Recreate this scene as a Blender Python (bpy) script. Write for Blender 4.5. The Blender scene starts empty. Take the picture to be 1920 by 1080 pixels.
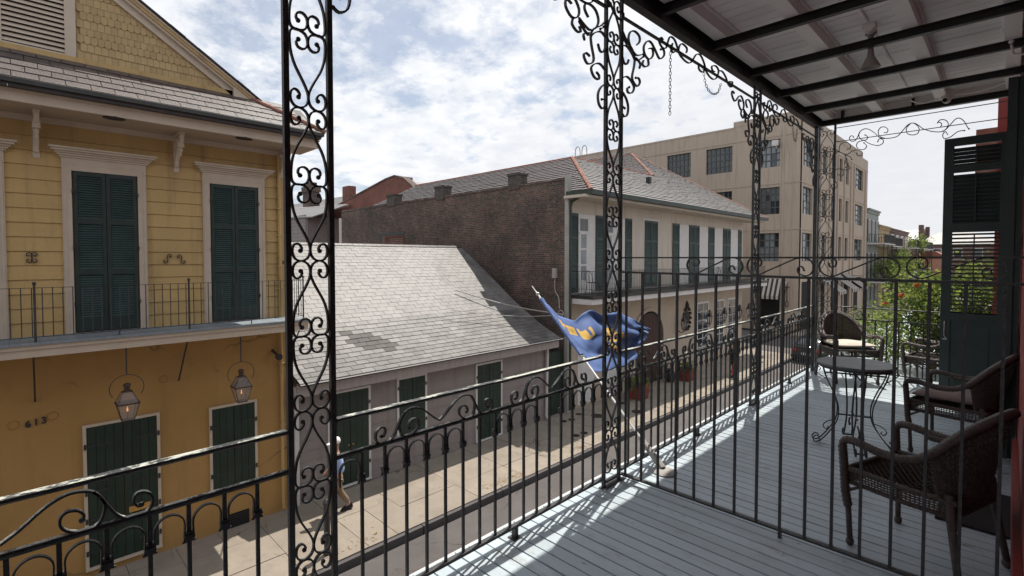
import bpy, math, random
from mathutils import Vector, Matrix
random.seed(7)
R = random.random
def U(a, b): return a + (b - a) * R()
S = bpy.context.scene
# ------------------------------------------------------------ camera, sky, sun, exposure
cam_d = bpy.data.cameras.new('camera'); cam = bpy.data.objects.new('camera', cam_d)
S.collection.objects.link(cam); S.camera = cam
cam_d.sensor_width = 36; cam_d.lens = 36 * 936 / 1920.0
cam_d.shift_y = -28 / 1920.0
cam_d.clip_start = 0.02; cam_d.clip_end = 2000
cam.location = (0, 0, 5.8)
cam.rotation_euler = (math.radians(90 - 1.714), 0, math.radians(45))
SUNV = Vector((-0.12, 0.42, 1.0)).normalized()
ELEV = math.asin(SUNV.z); AZ = math.atan2(SUNV.x, SUNV.y)
sl = bpy.data.lights.new('sun', 'SUN'); sl.energy = 4.6; sl.angle = math.radians(0.5); sl.color = (1.0, 0.94, 0.85)
so = bpy.data.objects.new('sun', sl); S.collection.objects.link(so)
so.rotation_euler = SUNV.to_track_quat('Z', 'Y').to_euler(); so.location = (-5, 10, 40)
S.view_settings.view_transform = 'Standard'; S.view_settings.look = 'None'
S.view_settings.exposure = 0.22; S.view_settings.gamma = 1.0
S.view_settings.use_curve_mapping = False
W = bpy.data.worlds.new('World'); S.world = W; W.use_nodes = True
nt = W.node_tree; nt.nodes.clear(); N = nt.nodes.new; LK = nt.links.new
def wmath(op, a, b=None, clamp=False):
    n = N('ShaderNodeMath'); n.operation = op; n.use_clamp = clamp
    for i, q in enumerate((a, b)):
        if q is None: continue
        if isinstance(q, (int, float)): n.inputs[i].default_value = q
        else: LK(q, n.inputs[i])
    return n.outputs[0]
sky = N('ShaderNodeTexSky'); sky.sky_type = 'NISHITA'; sky.sun_disc = False
sky.sun_elevation = ELEV; sky.sun_rotation = AZ; sky.air_density = 1.0; sky.dust_density = 1.2
tc = N('ShaderNodeTexCoord'); sp = N('ShaderNodeSeparateXYZ'); LK(tc.outputs['Generated'], sp.inputs[0])
dz = wmath('ADD', wmath('MAXIMUM', sp.outputs[2], 0.0), 0.22)
cb = N('ShaderNodeCombineXYZ'); LK(wmath('DIVIDE', sp.outputs[0], dz), cb.inputs[0]); LK(wmath('DIVIDE', sp.outputs[1], dz), cb.inputs[1])
cb.inputs[2].default_value = 3.7
n1 = N('ShaderNodeTexNoise'); n1.inputs['Scale'].default_value = 6.4; n1.inputs['Detail'].default_value = 10; n1.inputs['Roughness'].default_value = 0.62
n1.inputs['Distortion'].default_value = 0.05
LK(cb.outputs[0], n1.inputs['Vector'])
n2 = N('ShaderNodeTexNoise'); n2.inputs['Scale'].default_value = 1.1; n2.inputs['Detail'].default_value = 3
LK(cb.outputs[0], n2.inputs['Vector'])
f = wmath('ADD', wmath('MULTIPLY', n1.outputs['Fac'], 0.62), wmath('MULTIPLY', n2.outputs['Fac'], 0.38))
rp = N('ShaderNodeValToRGB'); LK(f, rp.inputs[0])
rp.color_ramp.elements[0].position = 0.40; rp.color_ramp.elements[0].color = (0.38, 0.38, 0.38, 1)
rp.color_ramp.elements[1].position = 0.51; rp.color_ramp.elements[1].color = (1, 1, 1, 1)
# low over the horizon everything turns to pale haze
hz = wmath('ADD', wmath('SUBTRACT', 0.92, wmath('MULTIPLY', sp.outputs[2], 3.4)), wmath('MULTIPLY', wmath('SUBTRACT', sp.outputs[1], 0.62), 2.6), True)
fac = wmath('MAXIMUM', rp.outputs[0], wmath('MULTIPLY', hz, 0.93))
n3 = N('ShaderNodeTexNoise'); n3.inputs['Scale'].default_value = 9.0; n3.inputs['Detail'].default_value = 8; n3.inputs['Roughness'].default_value = 0.55
LK(cb.outputs[0], n3.inputs['Vector'])
cr = N('ShaderNodeValToRGB'); LK(n3.outputs['Fac'], cr.inputs[0])
cr.color_ramp.elements[0].position = 0.36; cr.color_ramp.elements[0].color = (7.3, 7.6, 8.1, 1)
cr.color_ramp.elements[1].position = 0.62; cr.color_ramp.elements[1].color = (8.8, 8.9, 9.1, 1)
mx = N('ShaderNodeMix'); mx.data_type = 'RGBA'
m2 = N('ShaderNodeMix'); m2.data_type = 'RGBA'; LK(wmath('MULTIPLY', hz, 0.85), m2.inputs['Factor']); LK(cr.outputs[0], m2.inputs['A']); m2.inputs['B'].default_value = (7.3, 7.35, 7.65, 1)
LK(fac, mx.inputs['Factor']); LK(sky.outputs[0], mx.inputs['A']); LK(m2.outputs['Result'], mx.inputs['B'])
bg = N('ShaderNodeBackground'); bg.inputs['Strength'].default_value = 0.1
LK(mx.outputs['Result'], bg.inputs['Color'])
wo = N('ShaderNodeOutputWorld'); LK(bg.outputs[0], wo.inputs[0])

# ------------------------------------------------------------ materials
def mat(name, col, rough=0.7, var=0.12, nscale=6.0, bump=0.15, bscale=60.0, metal=0.0, rnd=0.0, streak=None, dirt=None, spec=0.4, chips=None, topchips=False, streak2=None, cracks=None, hue=None, stretch=None):
    m = bpy.data.materials.new(name); m.use_nodes = True
    t = m.node_tree; t.nodes.clear(); N = t.nodes.new; L = t.links.new
    o = N('ShaderNodeOutputMaterial'); p = N('ShaderNodeBsdfPrincipled'); L(p.outputs[0], o.inputs[0])
    p.inputs['Roughness'].default_value = rough; p.inputs['Metallic'].default_value = metal
    p.inputs['Specular IOR Level'].default_value = spec
    g = N('ShaderNodeNewGeometry'); pos = g.outputs['Position']
    if stretch:
        mp = N('ShaderNodeMapping'); mp.inputs['Scale'].default_value = stretch; L(pos, mp.inputs[0]); pos = mp.outputs[0]
    def noise(sc, det=5, ro=0.6):
        n = N('ShaderNodeTexNoise'); n.inputs['Scale'].default_value = sc; n.inputs['Detail'].default_value = det; n.inputs['Roughness'].default_value = ro
        L(pos, n.inputs['Vector']); return n.outputs['Fac']
    def mixc(fac, a, b):
        x = N('ShaderNodeMix'); x.data_type = 'RGBA'
        for k, v in (('Factor', fac), ('A', a), ('B', b)):
            if hasattr(v, 'links'): L(v, x.inputs[k])
            elif k == 'Factor': x.inputs[k].default_value = v
            else: x.inputs[k].default_value = (*v, 1)
        return x.outputs['Result']
    def ramp(fac, a, b, c0=0.0, c1=1.0):
        r = N('ShaderNodeValToRGB'); L(fac, r.inputs[0])
        r.color_ramp.elements[0].position = a; r.color_ramp.elements[1].position = b
        r.color_ramp.elements[0].color = (c0, c0, c0, 1); r.color_ramp.elements[1].color = (c1, c1, c1, 1)
        return r.outputs[0]
    d = tuple(max(0, c * (1 - var * 1.6)) for c in col); l = tuple(min(1, c * (1 + var * 1.2)) for c in col)
    c = mixc(ramp(noise(nscale), 0.3, 0.7), d, l)
    c = mixc(ramp(noise(nscale * 7), 0.35, 0.7, 0, 0.5), c, tuple(q * (1 - var) for q in col))
    if rnd:
        oi = N('ShaderNodeObjectInfo')
        hs = N('ShaderNodeHueSaturation'); L(c, hs.inputs['Color'])
        mr = N('ShaderNodeMapRange'); L(oi.outputs['Random'], mr.inputs[0]); mr.inputs[3].default_value = 1 - rnd; mr.inputs[4].default_value = 1 + rnd
        L(mr.outputs[0], hs.inputs['Value']); c = hs.outputs[0]
    if dirt:   # (colour, scale, low, high)
        c = mixc(ramp(noise(dirt[1], 8, 0.7), dirt[2], dirt[3]), c, dirt[0])
    if streak2:   # rain streaks run down the wall
        mp2 = N('ShaderNodeMapping'); mp2.inputs['Scale'].default_value = (2.6, 2.6, 0.16); L(g.outputs['Position'], mp2.inputs[0])
        n2 = N('ShaderNodeTexNoise'); n2.inputs['Scale'].default_value = 1.6; n2.inputs['Detail'].default_value = 7; n2.inputs['Roughness'].default_value = 0.65; L(mp2.outputs[0], n2.inputs['Vector'])
        c = mixc(ramp(n2.outputs['Fac'], streak2[1], streak2[2], 0, .8), c, streak2[0])
    if cracks:
        wn = N('ShaderNodeTexNoise'); wn.inputs['Scale'].default_value = 2.5; wn.inputs['Detail'].default_value = 6; L(g.outputs['Position'], wn.inputs['Vector'])
        vm = N('ShaderNodeVectorMath'); vm.operation = 'MULTIPLY_ADD'; L(wn.outputs['Color'], vm.inputs[0]); vm.inputs[1].default_value = (.5, .5, 0); L(g.outputs['Position'], vm.inputs[2])
        vo = N('ShaderNodeTexVoronoi'); vo.feature = 'DISTANCE_TO_EDGE'; vo.inputs['Scale'].default_value = cracks[1]; L(vm.outputs[0], vo.inputs['Vector'])
        mk = N('ShaderNodeMath'); mk.operation = 'MULTIPLY'; L(ramp(vo.outputs['Distance'], 0.002, 0.012, 1, 0), mk.inputs[0]); L(ramp(noise(0.55, 3), 0.5, 0.62), mk.inputs[1])
        c = mixc(mk.outputs[0], c, cracks[0])
    if chips:
        fc = ramp(noise(chips[1], 6, 0.75), chips[2], chips[3])
        if topchips:    # paint weathers off the upper faces
            sn = N('ShaderNodeSeparateXYZ'); L(g.outputs['Normal'], sn.inputs[0]); ml = N('ShaderNodeMath'); ml.operation = 'MULTIPLY'; ml.use_clamp = True
            L(fc, ml.inputs[0]); L(ramp(sn.outputs[2], 0.55, 0.8), ml.inputs[1]); fc = ml.outputs[0]
        c = mixc(fc, c, chips[0])
    L(c, p.inputs['Base Color'])
    if bump:
        b = N('ShaderNodeBump'); b.inputs['Strength'].default_value = bump; b.inputs['Distance'].default_value = 0.01
        L(noise(bscale, 4), b.inputs['Height']); L(b.outputs[0], p.inputs['Normal'])
    return m
def brickmat(name, c1, c2, mortar, axis='XZ', bw=0.22, bh=0.075, soot=(0.034, 0.03, 0.027)):
    m = bpy.data.materials.new(name); m.use_nodes = True
    t = m.node_tree; t.nodes.clear(); N = t.nodes.new; L = t.links.new
    o = N('ShaderNodeOutputMaterial'); p = N('ShaderNodeBsdfPrincipled'); L(p.outputs[0], o.inputs[0]); p.inputs['Roughness'].default_value = 0.9
    g = N('ShaderNodeNewGeometry'); s = N('ShaderNodeSeparateXYZ'); L(g.outputs['Position'], s.inputs[0])
    cb = N('ShaderNodeCombineXYZ')
    if axis == 'XZ':
        a = N('ShaderNodeMath'); a.operation = 'ADD'; L(s.outputs[0], a.inputs[0]); L(s.outputs[1], a.inputs[1]); L(a.outputs[0], cb.inputs[0])
    else: L(s.outputs[1], cb.inputs[0])
    nw = N('ShaderNodeTexNoise'); nw.inputs['Scale'].default_value = 1.1; L(g.outputs['Position'], nw.inputs['Vector'])
    ad = N('ShaderNodeMath'); ad.operation = 'MULTIPLY_ADD'; L(nw.outputs['Fac'], ad.inputs[0]); ad.inputs[1].default_value = 0.06; L(s.outputs[2], ad.inputs[2])
    L(ad.outputs[0], cb.inputs[1])
    b = N('ShaderNodeTexBrick'); L(cb.outputs[0], b.inputs['Vector']); b.inputs['Scale'].default_value = 1
    b.inputs['Brick Width'].default_value = bw; b.inputs['Row Height'].default_value = bh; b.inputs['Mortar Size'].default_value = 0.008; b.inputs['Mortar Smooth'].default_value = 0.3
    b.inputs['Color1'].default_value = (*c1, 1); b.inputs['Color2'].default_value = (*c2, 1); b.inputs['Mortar'].default_value = (*mortar, 1)
    n = N('ShaderNodeTexNoise'); n.inputs['Scale'].default_value = 0.55; n.inputs['Detail'].default_value = 10; n.inputs['Roughness'].default_value = 0.72; L(g.outputs['Position'], n.inputs['Vector'])
    r = N('ShaderNodeValToRGB'); L(n.outputs['Fac'], r.inputs[0]); r.color_ramp.elements[0].position = 0.38; r.color_ramp.elements[1].position = 0.62
    r.color_ramp.elements[1].color = (0.75, 0.75, 0.75, 1)
    x = N('ShaderNodeMix'); x.data_type = 'RGBA'; L(r.outputs[0], x.inputs['Factor']); L(b.outputs['Color'], x.inputs['A']); x.inputs['B'].default_value = (*soot, 1)
    n5 = N('ShaderNodeTexNoise'); n5.inputs['Scale'].default_value = 9; n5.inputs['Detail'].default_value = 6; n5.inputs['Roughness'].default_value = 0.8; L(g.outputs['Position'], n5.inputs['Vector'])
    r5 = N('ShaderNodeValToRGB'); L(n5.outputs['Fac'], r5.inputs[0]); r5.color_ramp.elements[0].position = 0.54; r5.color_ramp.elements[1].position = 0.68; r5.color_ramp.elements[1].color = (0.6, 0.6, 0.6, 1)
    x2 = N('ShaderNodeMix'); x2.data_type = 'RGBA'; L(r5.outputs[0], x2.inputs['Factor']); L(x.outputs['Result'], x2.inputs['A']); x2.inputs['B'].default_value = (*[min(1, q * 1.5) for q in mortar], 1)
    L(x2.outputs['Result'], p.inputs['Base Color'])
    bp = N('ShaderNodeBump'); bp.inputs['Distance'].default_value = 0.012; bp.inputs['Strength'].default_value = 0.8; bp.invert = True; L(b.outputs['Fac'], bp.inputs['Height']); L(bp.outputs[0], p.inputs['Normal'])
    return m
def glassmat(name, col=(0.03, 0.04, 0.05), rough=0.08):
    m = mat(name, col, rough, var=0.3, nscale=1.3, bump=0.05, bscale=2.0, spec=0.8); return m
def clearglass(name):
    m = bpy.data.materials.new(name); m.use_nodes = True
    t = m.node_tree; t.nodes.clear(); o = t.nodes.new('ShaderNodeOutputMaterial'); mix = t.nodes.new('ShaderNodeMixShader')
    a = t.nodes.new('ShaderNodeBsdfTransparent'); b = t.nodes.new('ShaderNodeBsdfGlossy'); b.inputs['Roughness'].default_value = 0.1; b.inputs['Color'].default_value = (.7, .7, .7, 1)
    a.inputs['Color'].default_value = (0.86, 0.83, 0.8, 1)
    fr = t.nodes.new('ShaderNodeFresnel'); fr.inputs[0].default_value = 1.6
    df = t.nodes.new('ShaderNodeBsdfTranslucent'); df.inputs['Color'].default_value = (.8, .75, .7, 1); dd = t.nodes.new('ShaderNodeBsdfDiffuse'); dd.inputs['Color'].default_value = (.75, .7, .65, 1); md = t.nodes.new('ShaderNodeMixShader'); md.inputs[0].default_value = .22; t.links.new(a.outputs[0], md.inputs[1]); t.links.new(dd.outputs[0], md.inputs[2])
    t.links.new(fr.outputs[0], mix.inputs[0]); t.links.new(md.outputs[0], mix.inputs[1]); t.links.new(b.outputs[0], mix.inputs[2]); t.links.new(mix.outputs[0], o.inputs[0]); return m
def emis(name, col, st):
    m = bpy.data.materials.new(name); m.use_nodes = True
    p = m.node_tree.nodes['Principled BSDF']; p.inputs['Base Color'].default_value = (*col, 1); p.inputs['Emission Color'].default_value = (*col, 1); p.inputs['Emission Strength'].default_value = st
    return m
M = {}
M['yellow'] = mat('yellow_paint', (0.50, 0.345, 0.145), 0.6, 0.06, 1.6, 0.2, 40, rnd=0.05, streak2=((0.27, 0.185, 0.085), 0.52, 0.75), dirt=((0.33, 0.21, 0.09), 3.0, 0.60, 0.85))
M['shingle'] = mat('shingle_paint', (0.45, 0.325, 0.16), 0.7, 0.08, 5, 0.4, 90, rnd=0.09)
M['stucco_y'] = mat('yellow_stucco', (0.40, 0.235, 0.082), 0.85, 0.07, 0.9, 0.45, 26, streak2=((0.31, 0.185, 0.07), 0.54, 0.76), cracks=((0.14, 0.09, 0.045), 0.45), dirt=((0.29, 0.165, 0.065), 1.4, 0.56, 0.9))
M['trim'] = mat('cream_trim', (0.54, 0.455, 0.36), 0.6, 0.06, 4, 0.15, 50, dirt=((0.42, 0.34, 0.25), 5, 0.6, 0.85))
M['soffit'] = mat('soffit_paint', (0.400, 0.308, 0.232), 0.7, 0.05, 2, 0.1, 30)
M['shutter'] = mat('shutter_green', (0.028, 0.045, 0.041), 0.5, 0.15, 5, 0.2, 60, rnd=0.08)
M['louver_skylit'] = mat('louver_green_skylit', (0.045, 0.075, 0.07), 0.5, 0.15, 5, 0.1, 60)  # lighter copy of the shutter green: sky light on slat tops put into colour
M['door'] = mat('door_green', (0.017, 0.034, 0.024), 0.5, 0.18, 3, 0.25, 50, rnd=0.12)
M['iron'] = mat('black_iron', (0.036, 0.035, 0.037), 0.42, 0.4, 30, 0.5, 120, spec=0.5, chips=((0.16, 0.17, 0.17), 130, 0.70, 0.78))
M['rail'] = mat('worn_iron_rail', (0.034, 0.035, 0.038), 0.4, 0.4, 30, 0.9, 90, spec=0.5, chips=((0.55, 0.57, 0.5), 17, 0.47, 0.53), topchips=True, stretch=(1, .5, 1))
M['lampw'] = mat('lamp_enamel', (0.34, 0.31, 0.29), 0.5)
M['slate'] = mat('grey_slate', (0.135, 0.128, 0.124), 0.56, 0.22, 2.2, 0.35, 45, rnd=0.26, spec=0.68, dirt=((0.06, 0.054, 0.05), 0.9, 0.50, 0.78), chips=((0.085, 0.06, 0.045), 3.2, 0.64, 0.76))
M['slate2'] = mat('dark_slate', (0.055, 0.047, 0.046), 0.6, 0.15, 5, 0.4, 45, rnd=0.2)
M['slate3'] = mat('eave_slate', (0.090, 0.072, 0.069), 0.42, 0.28, 9, 0.9, 40, rnd=0.2, spec=0.7, dirt=((0.06, 0.045, 0.042), 9, 0.5, 0.72))
M['slate4'] = mat('pale_slate', (0.16, 0.152, 0.148), 0.48, 0.14, 3, 0.4, 45, spec=0.8, dirt=((0.10, 0.09, 0.085), 1.0, 0.5, 0.8))
M['clay'] = mat('red_clay', (0.25, 0.10, 0.072), 0.75, 0.2, 5, 0.3, 40, rnd=0.15, dirt=((0.3, 0.2, 0.16), 6, 0.5, 0.75))
M['gutter'] = mat('dark_gutter', (0.03, 0.03, 0.028), 0.5, 0.3, 4, 0.2, 30)
M['greengut'] = mat('green_gutter', (0.035, 0.05, 0.042), 0.5, 0.3, 4, 0.2, 30)
M['greysid'] = mat('grey_siding', (0.25, 0.218, 0.205), 0.7, 0.07, 1.8, 0.25, 40, rnd=0.04, dirt=((0.18, 0.15, 0.135), 2.4, 0.6, 0.85), streak2=((0.17, 0.145, 0.13), 0.52, 0.74))
M['whitetrim'] = mat('white_trim', (0.595, 0.578, 0.561), 0.6, 0.06, 4, 0.15, 50)
M['greytrim'] = mat('grey_fascia', (0.357, 0.315, 0.297), 0.7, 0.12, 3, 0.2, 50, dirt=((0.22, 0.2, 0.19), 6, 0.5, 0.8), stretch=(1, 3, .5))
M['chim'] = mat('weathered_chimney', (0.10, 0.088, 0.078), 0.9, 0.3, 6, 0.8, 30)
M['brick'] = brickmat('old_brick', (0.185, 0.098, 0.075), (0.062, 0.05, 0.043), (0.24, 0.215, 0.19))
M['redbrick'] = brickmat('red_brick', (0.27, 0.085, 0.055), (0.19, 0.07, 0.05), (0.2, 0.13, 0.11), soot=(0.12, 0.05, 0.04))
M['plainbrick'] = mat('brick_piece', (0.15, 0.07, 0.055), 0.9, 0.25, 8, 0.6, 60, rnd=0.3)
M['mortar'] = mat('lime_mortar', (0.5, 0.46, 0.42), 0.9, 0.2, 8, 0.4, 40)
M['stucco_w'] = mat('pale_stucco', (0.54, 0.48, 0.41), 0.85, 0.05, 0.7, 0.3, 22, dirt=((0.42, 0.35, 0.28), 1.2, 0.58, 0.9), streak2=((0.33, 0.28, 0.225), 0.52, 0.74))
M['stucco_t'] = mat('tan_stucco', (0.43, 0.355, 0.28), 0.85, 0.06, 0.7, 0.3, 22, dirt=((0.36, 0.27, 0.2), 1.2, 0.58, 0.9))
M['beige'] = mat('beige_concrete', (0.44, 0.365, 0.295), 0.85, 0.05, 0.25, 0.3, 12, dirt=((0.33, 0.26, 0.21), 0.5, 0.55, 0.9), streak2=((0.27, 0.215, 0.17), 0.5, 0.74))
M['side'] = mat('sidewalk_concrete', (0.285, 0.245, 0.20), 0.9, 0.12, 1.4, 0.5, 60, rnd=0.07, dirt=((0.17, 0.145, 0.12), 2.6, 0.56, 0.78), cracks=((0.05, 0.04, 0.03), 0.8))
M['sideD'] = mat('joint_dirt', (0.10, 0.085, 0.065), 0.95, 0.3, 8, 0.5, 60)
M['road'] = mat('asphalt', (0.120, 0.108, 0.104), 0.9, 0.14, 0.9, 0.8, 150, dirt=((0.085, 0.07, 0.065), 1.1, 0.5, 0.8), cracks=((0.04, 0.035, 0.03), 0.6))
M['kerb'] = mat('granite_kerb', (0.085, 0.078, 0.080), 0.6, 0.15, 4, 0.4, 60)
M['deck'] = mat('deck_paint', (0.455, 0.525, 0.57), 0.42, 0.10, 2.5, 0.35, 50, rnd=0.08, spec=0.5, dirt=((0.27, 0.275, 0.27), 5.0, 0.55, 0.74), stretch=(.35, 1, 1), chips=((0.15, 0.125, 0.10), 16, 0.625, 0.69))
M['ceil'] = mat('ceiling_paint', (0.86, 0.84, 0.83), 0.7, 0.025, 2.0, 0.35, 26, rnd=0.035, dirt=((0.66, 0.63, 0.61), 3, 0.62, 0.85), stretch=(.3, 1, 1))
M['deck2'] = mat('balcony_floor_paint', (0.22, 0.25, 0.275), 0.7, 0.08, 3, 0.2, 40, rnd=0.06)
M['beam'] = mat('dark_steel', (0.016, 0.014, 0.014), 0.45, 0.3, 10, 0.3, 60)
M['fascia'] = mat('brown_fascia', (0.055, 0.038, 0.032), 0.6, 0.3, 6, 0.4, 30)
M['red'] = mat('red_wall', (0.25, 0.05, 0.045), 0.6, 0.08, 3, 0.2, 30)
M['dark'] = mat('dark_void', (0.012, 0.012, 0.012), 0.9, 0.1, 3, 0)
M['wicker'] = mat('brown_wicker', (0.078, 0.054, 0.046), 0.36, 0.35, 40, 0.8, 200, spec=0.6)
M['cushB'] = mat('striped_cushion', (0.34, 0.25, 0.23), 0.9, 0.2, 5, 0.4, 90, stretch=(1, 8, 1))
M['cushW'] = mat('cream_cushion', (0.62, 0.56, 0.48), 0.9, 0.08, 5, 0.4, 90)
M['tabletop'] = mat('slate_tabletop', (0.115, 0.125, 0.125), 0.45, 0.25, 9, 0.3, 30, spec=0.5, dirt=((0.2, 0.21, 0.2), 14, 0.55, 0.68))
M['mat'] = mat('black_mat', (0.02, 0.018, 0.018), 0.95, 0.2, 10, 0.6, 150)
M['glass'] = glassmat('window_glass')
M['glassL'] = glassmat('pale_window_glass', (0.22, 0.25, 0.27), 0.2)
M['glassM'] = glassmat('dusty_glass', (0.075, 0.085, 0.085), 0.3)
M['winframe'] = mat('steel_window_frame', (0.09, 0.10, 0.10), 0.6)
M['lglass'] = clearglass('lantern_glass')
M['copper'] = mat('aged_copper', (0.09, 0.06, 0.045), 0.5, 0.3, 20, 0.2, 60, metal=0.5)
M['flame'] = emis('gas_flame', (1.0, 0.42, 0.16), 1.0)
M['chrome'] = mat('aluminium_pole', (0.62, 0.62, 0.6), 0.35, 0.1, 10, 0.05, 60, metal=0.7)
M['flagB'] = mat('blue_flag', (0.085, 0.150, 0.36), 0.65, 0.12, 6, 0.35, 12)
M['flagY'] = mat('gold_flag_print', (0.72, 0.46, 0.10), 0.65, 0.1, 20, 0.35, 12)
M['leaf'] = mat('bright_leaf', (0.13, 0.165, 0.04), 0.5, 0.45, 9, 0.1, 60, spec=0.5)
M['leafD'] = mat('dark_leaf', (0.05, 0.09, 0.022), 0.5, 0.4, 7, 0.1, 60, spec=0.5)
for k_, c_ in (('leaf', (0.30, 0.37, 0.075)), ('leafD', (0.10, 0.17, 0.03))):   # leaves let the sun through
    t_ = M[k_].node_tree; o_ = next(n for n in t_.nodes if n.type == 'OUTPUT_MATERIAL'); p_ = next(n for n in t_.nodes if n.type == 'BSDF_PRINCIPLED')
    tr_ = t_.nodes.new('ShaderNodeBsdfTranslucent'); tr_.inputs['Color'].default_value = (*c_, 1); mx_ = t_.nodes.new('ShaderNodeMixShader'); mx_.inputs[0].default_value = 0.45
    t_.links.new(p_.outputs[0], mx_.inputs[1]); t_.links.new(tr_.outputs[0], mx_.inputs[2]); t_.links.new(mx_.outputs[0], o_.inputs[0])
M['flower'] = mat('red_flower', (0.65, 0.10, 0.035), 0.7, 0.15, 20, 0)
M['bark'] = mat('bark', (0.11, 0.08, 0.055), 0.9, 0.2, 20, 0.5, 60)
M['pot'] = mat('terracotta_box', (0.22, 0.055, 0.04), 0.8, 0.15, 6, 0.3, 50)
M['skin'] = mat('skin', (0.42, 0.24, 0.17), 0.6, 0.05, 10, 0)
M['shirt'] = mat('blue_shirt', (0.38, 0.50, 0.78), 0.85, 0.12, 12, 0.3, 60)
M['khaki'] = mat('khaki_cloth', (0.24, 0.17, 0.115), 0.85, 0.1, 12, 0.3, 60)
M['blackc'] = mat('black_cloth', (0.018, 0.016, 0.018), 0.85, 0.1, 12, 0.2, 60)
M['redc'] = mat('red_cloth', (0.28, 0.07, 0.05), 0.85, 0.1, 12, 0.2, 60)
M['white'] = mat('white_cloth', (0.8, 0.79, 0.76), 0.8, 0.04, 12, 0.1, 60)
M['carD'] = mat('dark_car_paint', (0.012, 0.012, 0.015), 0.15, 0.1, 3, 0, spec=0.7)
M['carS'] = mat('silver_car_paint', (0.5, 0.5, 0.5), 0.25, 0.05, 3, 0, metal=0.5)
M['tyre'] = mat('tyre_rubber', (0.015, 0.015, 0.015), 0.85, 0.1, 10, 0)
M['lampred'] = mat('tail_lamp', (0.5, 0.01, 0.01), 0.2, 0.1, 10, 0)
M['awnD'] = mat('awning_dark', (0.05, 0.045, 0.045), 0.85, 0.1, 10, 0)
M['awnL'] = mat('awning_light', (0.5, 0.47, 0.42), 0.85, 0.1, 10, 0)
M['greybld'] = mat('grey_townhouse', (0.26, 0.29, 0.28), 0.85, 0.08, 1, 0.2, 20)
M['ochre'] = mat('ochre_townhouse', (0.33, 0.25, 0.14), 0.85, 0.08, 1, 0.2, 20)
M['farbrick'] = mat('weathered_far_brick', (0.15, 0.10, 0.092), 0.9, 0.15, 2, 0.2, 20)
M['pink'] = mat('pink_stucco', (0.52, 0.27, 0.20), 0.85, 0.08, 1, 0.2, 20)
M['cable'] = mat('grey_cable', (0.38, 0.36, 0.34), 0.7)
M['pipe'] = mat('grey_pipe', (0.36, 0.35, 0.32), 0.6, 0.1, 3)
M['brass'] = mat('brass', (0.55, 0.33, 0.10), 0.35, 0.15, 20, 0.1, 60, metal=0.7)
M['rust'] = mat('iron_cover', (0.045, 0.035, 0.03), 0.8, 0.3, 20, 0.5, 60)
M['straw'] = mat('dry_litter', (0.30, 0.2, 0.10), 0.9, 0.3, 10, 0)

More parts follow.
